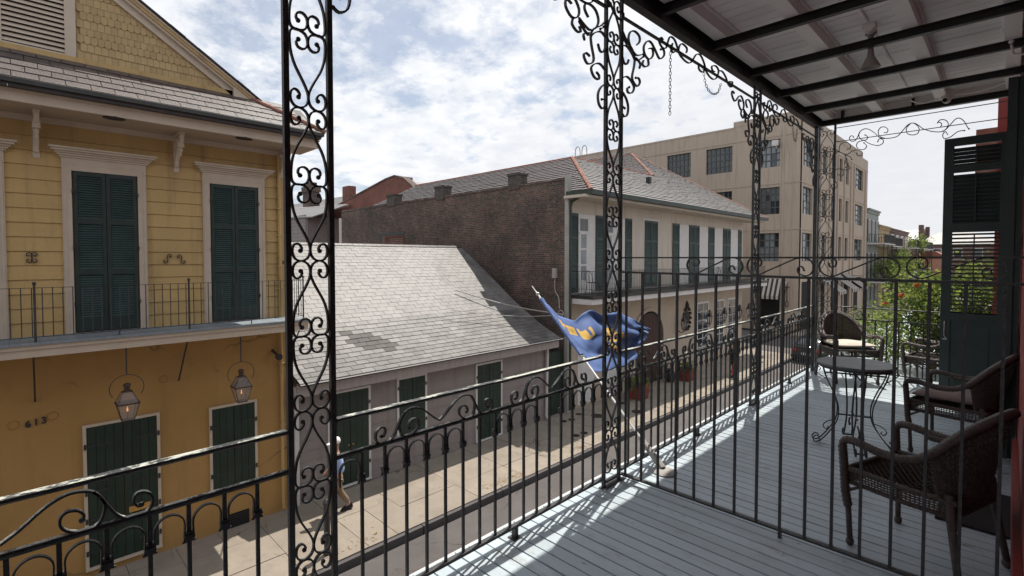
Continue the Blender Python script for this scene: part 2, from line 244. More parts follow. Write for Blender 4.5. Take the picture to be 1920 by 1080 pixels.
# ------------------------------------------------------------ mesh builder
WL = {}
class B:
    def __init__(s): s.v = []; s.f = []; s.m = []; s.cm = 0
    def quad(s, *p):
        n = len(s.v); s.v += [tuple(q) for q in p]; s.f.append(tuple(range(n, n + len(p)))); s.m.append(s.cm); return s
    def box(s, a, b):
        x0, x1 = sorted((a[0], b[0])); y0, y1 = sorted((a[1], b[1])); z0, z1 = sorted((a[2], b[2]))
        return s.hexa([(x0, y0, z0), (x1, y0, z0), (x1, y1, z0), (x0, y1, z0), (x0, y0, z1), (x1, y0, z1), (x1, y1, z1), (x0, y1, z1)])
    def hexa(s, p):
        n = len(s.v); s.v += [tuple(q) for q in p]
        for q in ((0, 3, 2, 1), (4, 5, 6, 7), (0, 1, 5, 4), (1, 2, 6, 5), (2, 3, 7, 6), (3, 0, 4, 7)):
            s.f.append(tuple(n + i for i in q)); s.m.append(s.cm)
        return s
    def lbox(s, o, ax, ay, az, a, b):   # box in a local frame
        o, ax, ay, az = map(Vector, (o, ax, ay, az))
        x0, y0, z0 = a; x1, y1, z1 = b
        return s.hexa([o + ax * x + ay * y + az * z for x, y, z in ((x0, y0, z0), (x1, y0, z0), (x1, y1, z0), (x0, y1, z0), (x0, y0, z1), (x1, y0, z1), (x1, y1, z1), (x0, y1, z1))])
    def prism(s, pts, d):   # polygon extruded along vector d
        n = len(s.v); k = len(pts); d = Vector(d)
        s.v += [tuple(q) for q in pts] + [tuple(Vector(q) + d) for q in pts]
        s.f.append(tuple(range(n + k - 1, n - 1, -1))); s.f.append(tuple(range(n + k, n + 2 * k))); s.m += [s.cm] * 2
        for i in range(k):
            j = (i + 1) % k; s.f.append((n + i, n + j, n + k + j, n + k + i)); s.m.append(s.cm)
        return s
    def sweep(s, pts, prof, up=None, closed=False, scales=None):
        pts = [Vector(p) for p in pts]; k = len(prof); n0 = len(s.v); n = len(pts)
        u = Vector(up) if up else None; pv = None
        for i, p in enumerate(pts):
            a = pts[(i - 1) % n] if (closed or i) else p; b = pts[(i + 1) % n] if (closed or i < n - 1) else p
            t = (b - a); t = t.normalized() if t.length > 1e-9 else Vector((0, 0, 1))
            if u: x = u
            else:
                if pv is None: pv = Vector((0, 0, 1)) if abs(t.z) < .9 else Vector((1, 0, 0))
                x = (pv - t * pv.dot(t)).normalized(); pv = x
            y = t.cross(x).normalized()
            if u: pass
            sc = scales[i] if scales else 1.0
            for c, d in prof: s.v.append(tuple(p + x * c * sc + y * d * sc))
        rng = n if closed else n - 1
        for i in range(rng):
            for j in range(k):
                q = (j + 1) % k; i2 = (i + 1) % n
                s.f.append((n0 + i * k + j, n0 + i * k + q, n0 + i2 * k + q, n0 + i2 * k + j)); s.m.append(s.cm)
        if not closed:
            s.f.append(tuple(n0 + j for j in range(k - 1, -1, -1))); s.f.append(tuple(n0 + (n - 1) * k + j for j in range(k))); s.m += [s.cm] * 2
        return s
    def tube(s, pts, r, n=6, closed=False, scales=None):
        return s.sweep(pts, [(r * math.cos(2 * math.pi * i / n), r * math.sin(2 * math.pi * i / n)) for i in range(n)], None, closed, scales)
    def flat(s, pts, nrm, w, t):  # flat bar bent in a plane: w along plane normal, t in plane
        return s.sweep(pts, [(-w / 2, -t / 2), (w / 2, -t / 2), (w / 2, t / 2), (-w / 2, t / 2)], nrm)
    def lathe(s, prof, c, n=12, ax='z', cap=True):
        n0 = len(s.v); k = len(prof)
        for i in range(n):
            a = 2 * math.pi * i / n; ca, sa = math.cos(a), math.sin(a)
            for r, h in prof:
                q = (r * ca, r * sa, h) if ax == 'z' else ((h, r * ca, r * sa) if ax == 'x' else (r * ca, h, r * sa))
                s.v.append((c[0] + q[0], c[1] + q[1], c[2] + q[2]))
        for i in range(n):
            j = (i + 1) % n
            for h in range(k - 1): s.f.append((n0 + i * k + h, n0 + j * k + h, n0 + j * k + h + 1, n0 + i * k + h + 1)); s.m.append(s.cm)
        if cap:
            s.f.append(tuple(n0 + i * k for i in range(n - 1, -1, -1))); s.f.append(tuple(n0 + i * k + k - 1 for i in range(n))); s.m += [s.cm] * 2
        return s
    def ball(s, c, r, n=8):
        pr = [(max(1e-4, r * math.sin(math.pi * i / (n // 2 + 1))), -r * math.cos(math.pi * i / (n // 2 + 1))) for i in range(n // 2 + 2)]
        return s.lathe(pr, c, n)
    def grid(s, P):
        n0 = len(s.v); h = len(P); w = len(P[0])
        for row in P: s.v += [tuple(q) for q in row]
        for i in range(h - 1):
            for j in range(w - 1): s.f.append((n0 + i * w + j, n0 + i * w + j + 1, n0 + (i + 1) * w + j + 1, n0 + (i + 1) * w + j)); s.m.append(s.cm)
        return s
    def mesh(s, name, mats, org=(0, 0, 0), smooth=False):
        me = bpy.data.meshes.new(name); ox, oy, oz = org
        me.from_pydata([(x - ox, y - oy, z - oz) for x, y, z in s.v], [], s.f)
        for m in (mats if isinstance(mats, (list, tuple)) else [mats]): me.materials.append(M[m] if isinstance(m, str) else m)
        if any(s.m): me.polygons.foreach_set('material_index', s.m)
        if smooth: me.polygons.foreach_set('use_smooth', [True] * len(s.f))
        return me
    def build(s, name, mats, parent=None, smooth=False, local=False, label=None):
        if parent is None:
            xs = [q[0] for q in s.v]; ys = [q[1] for q in s.v]; zs = [q[2] for q in s.v]
            org = ((min(xs) + max(xs)) / 2, (min(ys) + max(ys)) / 2, min(zs))
        else: org = (0, 0, 0) if local else WL[parent.name]
        o = bpy.data.objects.new(name, s.mesh(name, mats, org, smooth)); S.collection.objects.link(o)
        if parent is None: o.location = org; WL[o.name] = org
        else: o.parent = parent; WL[o.name] = WL[parent.name]
        if label: o['label'] = label
        return o
def tag(o, label=None, cat=None, group=None, kind=None):
    if label: o['label'] = label
    if cat: o['category'] = cat
    if group: o['group'] = group
    if kind: o['kind'] = kind
    return o
def thing(name, loc, label, cat, group=None, rz=0):
    o = bpy.data.objects.new(name, None); S.collection.objects.link(o); o.location = loc; o.rotation_euler = (0, 0, rz); o.empty_display_size = .2
    WL[o.name] = tuple(loc); return tag(o, label, cat, group)
def inst(name, me, parent, loc, cols=None):
    o = bpy.data.objects.new(name, me); S.collection.objects.link(o); o.parent = parent
    l = Vector(loc) - Vector(WL[parent.name])
    if cols: m = Matrix((cols[0], cols[1], cols[2])).transposed().to_4x4(); m.translation = l; o.matrix_local = m
    else: o.location = l
    WL[o.name] = tuple(loc); return o
def smoothpath(pts, sub=4):
    P = [Vector(p) for p in pts]; out = []
    for i in range(len(P) - 1):
        p0 = P[max(i - 1, 0)]; p1 = P[i]; p2 = P[i + 1]; p3 = P[min(i + 2, len(P) - 1)]
        for k in range(sub):
            t = k / sub
            out.append(0.5 * ((2 * p1) + (p2 - p0) * t + (2 * p0 - 5 * p1 + 4 * p2 - p3) * t * t + (3 * p1 - p0 - 3 * p2 + p3) * t ** 3))
    out.append(P[-1]); return out
# ============================================================ THE GROUND
FX = -11.75          # plane of the facades across the street
tag(B().box((-400, -60, -0.9), (400, 500, -0.22)).build('ground', 'road'), kind='structure')
tag(B().box((-8.80, -40, -0.35), (-2.5, 135, -0.14)).build('road', 'road'), kind='structure')
tag(B().box((-60, 33.6, -0.35), (-8.8, 41.2, -0.139)).build('side_street', 'road'), kind='structure')
tag(B().box((-2.5, -40, -0.35), (8, 135, -0.01)).build('near_sidewalk', 'side'), kind='structure')
kb = tag(B().box((-9.0, -30, -0.34), (-8.96, 33.5, -0.05)).build('kerb', 'kerb'), kind='structure')
km = B().box((0, 0, 0), (0.095, 2.36, 0.33)).mesh('kerb_stone', 'kerb')
for i in range(24):
    inst('kerb_stone', km, kb, (-8.97, -20 + i * 2.38, -0.335))
sw = tag(B().box((-12.6, -30, -0.35), (-9.0, 33.5, -0.035)).build('sidewalk', 'sideD'), kind='structure')
def slab(par, x0, x1, y0, y1, j=0.006):
    t = U(-.004, .004)
    c = [(x0 + j, y0 + j), (x1 - j, y0 + j), (x1 - j, y1 - j), (x0 + j, y1 - j)]
    b = B().hexa([(x, y, -0.1) for x, y in c] + [(x, y, U(-.004, .004) + t) for x, y in c]); b.build('paving_slab', 'side', par)
y = -4.0
k = 0
while y < 33.0:
    d = U(1.25, 1.75); y1 = min(33.2, y + d)
    xs = [-12.0, -10.98 + U(-.05, .05), -9.95 + U(-.05, .05), -9.0]
    if k % 4 == 2: xs = [-12.0, -10.45, -9.0]
    for a, b_ in zip(xs, xs[1:]):
        if R() < .22 and b_ - a > .9:
            slab(sw, a, b_, y, (y + y1) / 2, .004); slab(sw, a, b_, (y + y1) / 2, y1, .004)
        else: slab(sw, a, b_, y, y1)
    y = y1; k += 1
sw2 = tag(B().box((-13, 41.4, -0.35), (-8.98, 130, -0.02)).build('far_sidewalk', 'side'), kind='structure')
for i in range(22): B().box((-12.5, 41.5 + i * 2, -.04), (-9.0, 41.5 + i * 2 + 1.98, -0.005 + U(0, .004))).build('paving_slab', 'side', sw2)
for i, (x, yy, r) in enumerate([(-11.04, 14.07, .13), (-11.24, 14.74, .12), (-11.13, 13.73, .12), (-9.9, 13.28, .13), (-9.94, 12.89, .13), (-10.64, 15.08, .24), (-9.87, 16.57, .22), (-10.9, 17.1, .15)]):
    b = B().lathe([(r, -.02), (r, .012), (r * .92, .016), (r * .9, .010), (0.001, .010)], (x, yy, 0), 16)
    for q in range(-2, 3): b.box((x - r * .6, yy + q * r * .28 - .004, .01), (x + r * .6, yy + q * r * .28 + .004, .015))
    tag(b.build('utility_cover', 'rust'), ['round iron cover in the shaded sidewalk, middle of three by the dark gate', 'small iron cover against the pale town house wall beyond the gate', 'small round iron cover next to the foot of the white downpipe', 'small iron cover near the kerb, further of a close pair', 'small iron cover near the kerb, nearer of a close pair', 'wide round iron cover in front of the pale town house corner', 'wide iron cover near the kerb in front of the palm planter', 'round iron cover beside the palm planter'][i], 'manhole cover', 'round utility covers in the sidewalk')
b = B()
for i in range(260):
    a = U(0, 6.28); r = abs(random.gauss(0, .3)); x = -9.25 + r * math.cos(a) * .5; yy = random.choice((8.6, 9.3, 5.0, 12.2)) + r * math.sin(a) * 2; l = U(.02, .07); an = U(0, 3.14)
    if x > -9.02: continue
    dx, dy = l * math.cos(an), l * math.sin(an); z = .012
    b.quad((x, yy, z), (x + dx, yy + dy, z + .006), (x + dx - dy * .25, yy + dy + dx * .25, z + .004), (x - dy * .25, yy + dx * .25, z))
tag(b.build('leaf_litter', 'straw'), 'dry grass and leaf litter caught along the kerb', 'litter', kind='stuff')

# ============================================================ YELLOW HOUSE
YH = thing('yellow_house', (-14, .35, 0), 'yellow two storey house with green shutters, a narrow balcony and a shingled gable', 'house')
Y0, Y1 = -3.7, 4.40
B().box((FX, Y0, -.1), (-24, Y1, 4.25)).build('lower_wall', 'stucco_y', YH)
B().box((FX - .03, Y0 + .02, 4.2), (-24, Y1 - .03, 8.3)).build('upper_wall', 'yellow', YH)
# clapboards
wins = [(-1.25, -.07), (.63, 1.83), (2.77, 3.97)]
z = 4.46
while z < 8.15:
    segs = [(Y0, Y1 - .12)]
    if z < 7.35:
        segs = [(Y0, wins[0][0]), (wins[0][1], wins[1][0]), (wins[1][1], wins[2][0]), (wins[2][1], Y1 - .12)]
    for a, c in segs:
        z1 = min(z + .243, 8.2); t = U(-.002, .002)
        B().hexa([(FX - .02, a, z + .003), (FX + .026 + t, a, z + .003), (FX + .026 + t, c, z + .003), (FX - .02, c, z + .003),
                  (FX - .02, a, z1), (FX + .006 + t, a, z1), (FX + .006 + t, c, z1), (FX - .02, c, z1)]).build('clapboard', 'yellow', YH)
    z += .243
B().box((FX - .03, Y1 - .12, 4.4), (FX + .035, Y1 + .01, 8.2)).build('corner_board', 'yellow', YH)
B().tube([(FX + .07, 4.27, 8.1), (FX + .07, 4.27, 0.25), (FX + .1, 4.27, .08)], .035, 8).build('downpipe', 'yellow', YH)
for zz in (7.4, 6.9, 6.3, 5.6, 5.1, 3.4, 2.0): B().box((FX, 4.22, zz), (FX + .11, 4.32, zz + .03)).build('pipe_strap', 'yellow', YH)
def cornice(par, y0, y1, z0, z1, x=FX, m='trim'):
    n = 5; b = B(); h = (z1 - z0) / n
    for i in range(n):
        e = .03 + .028 * i + (.02 if i > 2 else 0)
        b.box((x, y0 + .11 - e, z0 + i * h), (x + .05 + e, y1 - .11 + e, z0 + (i + 1) * h - .002))
    return b.build('cornice', m, par)
def shutter_leaf(par, y0, y1, z0, z1, x, secs, m='shutter', pitch=.042, th=.035, nm='shutter'):
    b = B(); st = .055
    b.box((x, y0, z0), (x + th, y0 + st, z1)).box((x, y1 - st, z0), (x + th, y1, z1))
    edges = [z0] + [q for s_ in secs for q in s_] + [z1]
    for i in range(0, len(edges), 2): b.box((x, y0 + st, edges[i]), (x + th, y1 - st, edges[i + 1]))
    o = b.build(nm, m, par)
    b = B()
    for a, c in secs:
        q = a
        while q < c - .005:
            b.hexa([(x + .003, y0 + st, q + pitch * .75), (x + .028, y0 + st, q), (x + .028, y1 - st, q), (x + .003, y1 - st, q + pitch * .75),
                    (x + .003, y0 + st, q + pitch * .75 + .006), (x + .028, y0 + st, q + .007), (x + .028, y1 - st, q + .007), (x + .003, y1 - st, q + pitch * .75 + .006)])
            q += pitch
    b.cm = 1; b.box((x + .001, y0 + st, edges[1]), (x + .0025, y1 - st, edges[-2]))  # backing sheet coloured dark, painting in the shade between slats
    b.build('louvers', ['louver_skylit', 'dark'], o)
    return o
for wi, (a, c) in enumerate(wins):
    f = B().box((FX - .01, a, 4.47), (FX + .05, a + .13, 7.34)).box((FX - .01, c - .13, 4.47), (FX + .05, c, 7.34)).box((FX - .01, a + .13, 7.34 - .0), (FX + .05, c - .13, 7.34 + .1))
    f.box((FX - .01, a, 7.34), (FX + .049, c, 7.44)).box((FX + .05, a + .02, 4.47), (FX + .06, a + .05, 7.4)).box((FX + .05, c - .05, 4.47), (FX + .06, c - .02, 7.4))
    f.box((FX - .01, a, 7.44), (FX + .055, c, 7.58))
    fr = f.build('door_frame', 'trim', YH); cornice(YH, a - .11, c + .11, 7.56, 7.73)
    mid = (a + c) / 2
    secs = [(4.74, 5.50), (5.61, 6.41), (6.51, 7.26)]
    shutter_leaf(YH, a + .15, mid - .004, 4.49, 7.34, FX + .008, secs); shutter_leaf(YH, mid + .004, c - .15, 4.49, 7.34, FX + .014, secs)
    for yy in (a + .14, c - .15):
        for zz in (4.95, 5.95, 6.95): B().box((FX + .04, yy - .012, zz), (FX + .07, yy + .025, zz + .07)).build('hinge', 'iron', YH)
# soffit, fascia, gutter, skirt roof
B().box((FX, Y0 - .4, 8.20), (-10.86, Y1 + .38, 8.24)).build('soffit', 'soffit', YH)
B().box((FX + .001, Y0, 8.10), (FX + .07, Y1, 8.199)).build('frieze_board', 'trim', YH)
B().box((-10.86, Y0 - .4, 8.2), (-10.80, Y1 + .40, 8.40)).box((-10.80, Y0 - .4, 8.34), (-10.77, Y1 + .41, 8.40)).build('fascia', 'trim', YH)
B().sweep([(-10.70, Y0 - .4, 8.44), (-10.70, Y1 + .45, 8.44)], [(-.08, -.07), (-.03, -.10), (.03, -.10), (.075, -.07), (.085, 0), (-.08, .0)], (1, 0, 0)).build('gutter', 'gutter', YH)
EX, EZ, TZ = -10.66, 8.50, 9.25
al = math.atan2(TZ - EZ, EX - FX); ud = Vector((-math.cos(al), 0, math.sin(al))); nd = Vector((math.sin(al), 0, math.cos(al))); LN = math.hypot(TZ - EZ, EX - FX)
B().prism([(EX, 0, EZ - .03), (FX, 0, TZ - .03), (FX, 0, EZ - .12), (EX, 0, EZ - .12)], (0, 4.80, 0)).build('roof_deck', 'slate2', YH)
B().prism([(EX, -4.1, EZ - .03), (FX, -4.1, TZ - .03), (FX, -4.1, EZ - .12), (EX, -4.1, EZ - .12)], (0, 4.098, 0)).build('roof_deck', 'slate2', YH)
def slate_mesh(w, l, m, t=.010, n=5):
    out = []
    for i in range(n):
        e = [U(-.004, .004) for _ in range(4)]
        b = B().hexa([(.005, e[0], .0), (w - .005, e[1], .0), (w - .005, l, -.008), (.005, l, -.008), (.005, e[0], t + .006), (w - .005, e[1], t + .006), (w - .005, l, t - .010), (.005, l, t - .010)])
        out.append(b.mesh('slate', m))
    return out
sm = slate_mesh(.31, .30, 'slate3', .022)
rows = 5; ex = LN / rows
for r_ in range(rows):
    p = Vector((EX, 0, EZ)) + ud * (ex * r_); off = (r_ % 2) * .155 - 1.2
    yy = off
    ymax = Y1 + .42 - ex * r_ * .34
    while yy < ymax:
        if yy + .31 > ymax + .1: break
        q = Vector((p.x, yy, p.z)) + nd * (.006 + U(0, .004))
        inst('slate', random.choice(sm), YH, q, ((0, 1, 0), ud, nd) if False else (Vector((0, 1, 0)), ud, nd * 1.0))
        yy += .31
# hip tiles down the right end
for i in range(7):
    t = i / 7.0; a = Vector((FX + .02, 3.62, TZ + .02)).lerp(Vector((EX - .02, Y1 + .46, EZ + .06)), t); c = Vector((FX + .02, 3.62, TZ + .02)).lerp(Vector((EX - .02, Y1 + .46, EZ + .06)), t + .16)
    B().tube([a + Vector((0, 0, .01)), c], .055, 8, scales=[.85, 1.1]).build('hip_tile', 'clay', YH)
B().prism([(EX, Y1 + .42, EZ - .03), (FX, 3.66, TZ - .03), (FX - 4, 3.66, TZ - .03), (FX - 4, Y1 + .42, EZ - .03)], (0, 0, -.05)).build('side_roof', 'slate2', YH)
# gable
GC = .35; sl_ = .66; GX = FX - .02
def rakez(yy, o=0): return 9.23 + (3.70 - abs(yy - GC) - GC) * sl_ + o
ap = rakez(GC)
B().prism([(GX, GC - 3.35, 9.2), (GX, GC + 3.35, 9.2), (GX, GC, ap)], (-.3, 0, 0)).build('gable_wall', 'shingle', YH)
B().prism([(FX + .13, 3.36, 9.2), (FX + .13, 3.93, 9.2), (FX + .13, 3.36, 9.45)], (-.5, 0, 0)).build('rake_end', 'trim', YH)
B().box((FX - .01, -3.0, 9.235), (FX + .05, 3.55, 9.33)).build('water_table', 'yellow', YH)
sh_sq = []; sh_wv = []
for i in range(3):
    w = .097; l = .15
    sh_sq.append(B().hexa([(0.002, .000 + U(-.003, .003), .0), (w - .002, U(-.003, .003), .0), (w - .002, l, -.004), (.002, l, -.004), (0.002, 0, .014), (w - .002, 0, .014), (w - .002, l, .004), (.002, l, .004)]).mesh('shingle', 'shingle'))
    pts = [(.002, l, 0), (.002, .03, 0), (.02, .008, 0), (.045, 0, 0), (.07, .008, 0), (w - .002, .03, 0), (w - .002, l, 0)]
    sh_wv.append(B().prism(pts, (0, 0, .012)).mesh('shingle', 'shingle'))
zz = 9.34; row = 0; kinds = 'sswwswwsww'; RISE = .137
while zz < 10.9:
    yy = .88 + (row % 2) * .048
    while yy < 3.6:
        if rakez(yy + .1) - .13 > zz + .05:
            inst('shingle', random.choice(sh_wv if kinds[row % 10] == 'w' else sh_sq), YH, (GX + .016, yy, zz), (Vector((0, 1, 0)), Vector((-.03, 0, 1)).normalized(), Vector((1, 0, .03))))
        yy += .097
    zz += RISE; row += 1
# rake boards and slates over them
for sgn in (1,):
    d = Vector((0, -1, sl_)).normalized(); n_ = Vector((0, sl_, 1)).normalized()
    o = Vector((FX, 3.72, 9.22))
    B().lbox(o, (1, 0, 0), d, n_, (0, -.02, -.20), (.05, 4.1, -.08)).build('rake_board', 'trim', YH)
    B().lbox(o, (1, 0, 0), d, n_, (0, -.06, -.08), (.12, 4.1, -.035)).build('rake_board', 'trim', YH)
    B().lbox(o, (1, 0, 0), d, n_, (0, -.10, -.035), (.15, 4.1, .02)).build('rake_molding', 'yellow', YH)
    B().lbox(o, (1, 0, 0), d, n_, (0, -.12, .02), (.17, 4.1, .055)).build('rake_molding', 'trim', YH)
    B().lbox(o, (1, 0, 0), d, n_, (-9, -.14, .055), (.19, 4.1, .075)).build('roof_slope', 'slate2', YH)
    for i in range(14):
        B().lbox(o, (1, 0, 0), d, (n_ + d * .06).normalized(), (-.4, -.16 + i * .28, .073), (.21 + U(-.01, .01), -.16 + i * .28 + .3, .092)).build('verge_slate', 'slate2', YH)
B().prism([(FX, GC - 3.4, 9.22), (FX, GC, ap + .05), (FX - 9, GC, ap + .05), (FX - 9, GC - 3.4, 9.22)], (0, 0, .06)).build('roof_slope', 'slate2', YH)
# louvre in the gable
lv = B().box((FX - .0, -.16, 9.33), (FX + .045, -.05, 10.5)).box((FX, .72, 9.33), (FX + .045, .87, 10.5)).box((FX, -.05, 10.37), (FX + .044, .72, 10.5)).box((FX, -.05, 9.33), (FX + .04, .72, 9.355)).build('attic_louver', 'trim', YH)
b = B().box((FX - .005, -.05, 9.35), (FX + .002, .72, 10.37))
b.build('louver_backing', 'dark', lv)
sm1 = B().hexa([(.0, 0, .055), (.04, 0, 0), (.04, .77, 0), (0, .77, .055), (0, 0, .068), (.04, 0, .014), (.04, .77, .014), (0, .77, .068)]).mesh('slat', 'trim')
for i in range(12): inst('slat', sm1, lv, (FX + .002, -.05, 9.37 + i * .083))
# soffit vents
for yy in (1.28, 3.33):
    b = B(); pts = [(-10.9 + -.02 + .125 * math.cos(i * .5236 / 1), yy + .155 * math.sin(i * .5236), 8.185) for i in range(12)]
    b.prism(pts, (0, 0, .02)); b.build('soffit_vent', 'rust', YH)
# carved brackets
def bracket(par, yy, x=FX, zt=8.2, m='trim'):
    w = .034
    def pr(b, pts, ww): b.prism([(x + px, yy - ww, zt + pz) for px, pz in pts], (0, 2 * ww, 0))
    b = B().box((x, yy - .045, zt - .70), (x + .03, yy + .045, zt - .002)).box((x + .03, yy - .045, zt - .035), (x + .60, yy + .045, zt - .002))
    o = b.build('bracket', m, par)
    b = B()
    pr(b, [(.03, -.62), (.075, -.60), (.10, -.50), (.16, -.42), (.26, -.34), (.36, -.27), (.50, -.17), (.58, -.07), (.58, -.035), (.52, -.035), (.44, -.13), (.30, -.22), (.18, -.31), (.09, -.40), (.05, -.50), (.03, -.52)], w)
    b.build('curved_brace', m, o)
    b = B()
    for cx_, cz, r in ((.12, -.13, .075), (.26, -.11, .055), (.10, -.29, .05), (.20, -.21, .035), (.37, -.09, .04)):
        b.flat([(x + cx_ + r * math.cos(t) * (1 - t * .05), yy, zt + cz + r * math.sin(t) * (1 - t * .05)) for t in [k * .5 for k in range(13)]], (0, 1, 0), .05, .016)
    b.build('fretwork', m, o)
    b = B().box((x + .36, yy - .05, zt - .27), (x + .46, yy + .05, zt - .13)).lathe([(.004, -.17), (.02, -.14), (.01, -.11), (.032, -.075), (.036, -.04), (.022, -.015), (.03, 0)], (x + .41, yy, zt - .27), 10)
    b.build('pendant', m, o); return o
for yy in (.32, 2.33, 4.33): bracket(YH, yy)
bracket(YH, -1.7)
# balcony
BX = -10.85
tag_b = B().box((FX, Y0, 4.24), (BX - .02, Y1 + .12, 4.40)).build('balcony_soffit', 'trim', YH)
B().box((BX - .02, Y0, 4.24), (BX + .02, Y1 + .14, 4.43)).box((BX + .02, Y0, 4.37), (BX + .05, Y1 + .15, 4.43)).build('balcony_fascia', 'trim', YH)
bm = B().box((0, 0, 0), (.98, .112, .035)).mesh('deck_board', 'deck2')
for i in range(46): inst('deck_board', bm, YH, (FX - .0, -.75 + i * .115, 4.435))
B().box((FX, Y0, 4.43), (BX + .07, -.76, 4.47)).build('balcony_floor', 'deck2', YH)
rx = -10.87
RL = thing('balcony_railing', (rx, .4, 4.47), 'thin black iron railing with ball topped posts along the yellow house balcony', 'railing')
B().flat([(rx, -3.6, 5.33), (rx, 4.45, 5.33), (FX, 4.45, 5.33)], (0, 0, 1), .008, .028).build('top_rail', 'iron', RL)
B().flat([(rx, -3.6, 4.55), (rx, 4.45, 4.55), (FX, 4.45, 4.55)], (0, 0, 1), .008, .024).build('bottom_rail', 'iron', RL)
bal = B().tube([(0, 0, 0), (0, 0, .78)], .0075, 5).mesh('baluster', 'iron')
yy = -.9
while yy < 4.4:
    inst('baluster', bal, RL, (rx, yy, 4.555)); yy += .122
for i in range(7): inst('baluster', bal, RL, (rx - .12 * (i + 1), 4.45, 4.555))
pm = B().tube([(0, 0, 0), (0, 0, .93)], .016, 8).ball((0, 0, .95), .028, 8).mesh('rail_post', 'iron')
for yy in (-1.85, .23, 2.32, 4.45): inst('rail_post', pm, RL, (rx, yy, 4.45))
for yy in (1.28, 3.4): B().tube([(rx, yy, 4.55), (rx, yy, 4.46)], .01, 5).build('rail_foot', 'iron', RL)
for yy in (.2, 2.28, 4.36): B().tube([(-10.88, yy, 4.23), (FX + .01, yy + .02, 3.35)], .015, 6).build('balcony_brace', 'iron', YH)
# wall anchors
def anchor(yy, zz, mir, k):
    P = [(.045, .05), (.035, .035), (.05, .028), (.065, .045), (.055, .075), (.025, .085), (0, .06), (-.005, .02), (.005, -.02), (.0, -.06), (-.025, -.085), (-.055, -.075), (-.065, -.045), (-.05, -.028), (-.035, -.035)]
    b = B().tube(smoothpath([(FX + .045, yy + mir * a, zz + c) for a, c in P], 2), .009, 5)
    if k: b.tube(smoothpath([(FX + .05, yy - mir * a, zz + c) for a, c in P], 2), .009, 5)
    b.build('wall_anchor', 'iron', YH)
anchor(.23, 5.81, 1, 1); anchor(2.15, 5.79, 1, 0); anchor(2.38, 5.78, -1, 0); anchor(4.30, 5.76, -1, 0)
# ground floor shutters
def plank_door(par, y0, y1, z0, z1, x, nb, name='shutter_door', m='door', frame='trim', hin=(.25, .5, .8), fw=.05, sill=True, shi=.22):
    f = B().box((x - .02, y0 - fw, z0), (x + .03, y0, z1 + fw)).box((x - .02, y1, z0), (x + .03, y1 + fw, z1 + fw)).box((x - .02, y0, z1), (x + .029, y1, z1 + fw))
    if sill: f.box((x - .02, y0 - fw, z0 - .05), (x + .05, y1 + fw, z0))
    f.build('door_frame', frame, par)
    mid = (y0 + y1) / 2
    for a, c in ((y0 + .006, mid - .005), (mid + .005, y1 - .006)):
        lf = B().box((x - .015, a, z0 + .01), (x + .002, c, z1 - .008)).build(name, m, par)
        w = (c - a) / nb
        for i in range(nb): B().box((x + .002, a + i * w + .003, z0 + .01), (x + .020 + U(0, .002), a + (i + 1) * w - .003, z1 - .008)).build('board', m, lf)
        for h in hin:
            zz = z0 + (z1 - z0) * h
            l = (c - a) * .62
            if a < mid - .1: B().box((x + .021, a - .03, zz), (x + .029, a + l, zz + .028)).box((x + .02, a - .045, zz - .03), (x + .05, a - .01, zz + .06)).build('strap_hinge', 'iron', lf)
            else: B().box((x + .021, c - l, zz), (x + .029, c + .03, zz + .028)).box((x + .02, c + .01, zz - .03), (x + .05, c + .045, zz + .06)).build('strap_hinge', 'iron', lf)
plank_door(YH, .87, 1.92, .17, 2.74, FX + .012, 4, hin=(.10, .33, .53, .86))
plank_door(YH, 2.87, 3.70, .86, 2.64, FX + .012, 3, hin=(.2, .78))
B().box((FX + .03, 1.46, .98), (FX + .045, 1.82, 1.09)).box((FX + .045, 1.49, 1.0), (FX + .05, 1.79, 1.07)).build('letter_slot', 'brass', YH)
v = B().box((FX + .001, 3.1, -.02), (FX + .02, 3.56, .30)).build('foundation_vent', 'dark', YH)
for i in range(8): B().box((FX + .02, 3.1, .0 + i * .037), (FX + .03, 3.56, .012 + i * .037)).build('vent_bar', 'iron', v)
def textobj(txt, size, loc, rot, m, parent, ext=.006, name='lettering'):
    c = bpy.data.curves.new(name, 'FONT'); c.body = txt; c.size = size; c.extrude = ext; c.align_x = 'LEFT'; c.offset = .004
    t = bpy.data.objects.new('tmp_text', c); S.collection.objects.link(t)
    dg = bpy.context.evaluated_depsgraph_get(); me = bpy.data.meshes.new_from_object(t.evaluated_get(dg)); bpy.data.objects.remove(t)
    me.materials.clear(); me.materials.append(M[m])
    o = bpy.data.objects.new(name, me); S.collection.objects.link(o); o.parent = parent
    o.location = Vector(loc) - Vector(WL[parent.name]); o.rotation_euler = rot; WL[o.name] = tuple(loc); return o
for i, ch in enumerate('613'): textobj(ch, .16, (FX + .012, .085 + i * .10, 2.93 + i * .012), (math.pi / 2, 0, math.pi / 2), 'iron', YH, name='house_number')
for q, (yy, zz) in enumerate(((-.05, 3.0), (.44, 3.05), (2.05, 3.42))):
    B().lathe([(.065, 0), (.07, .012), (.075, 0)], (FX, yy, zz), 18, 'x', False).build('plaster_ring', 'stucco_y', YH)
# floodlight at the corner
b = B().tube([(FX, 4.1, 3.72), (FX + .16, 4.12, 3.66)], .03, 6).lathe([(.03, -.05), (.07, .02), (.075, .09), (.06, .1)], (FX + .2, 4.15, 3.6), 10, 'x')
tag(b.build('floodlight', 'rust'), 'small weathered floodlight at the right end of the yellow house under its balcony', 'floodlight')
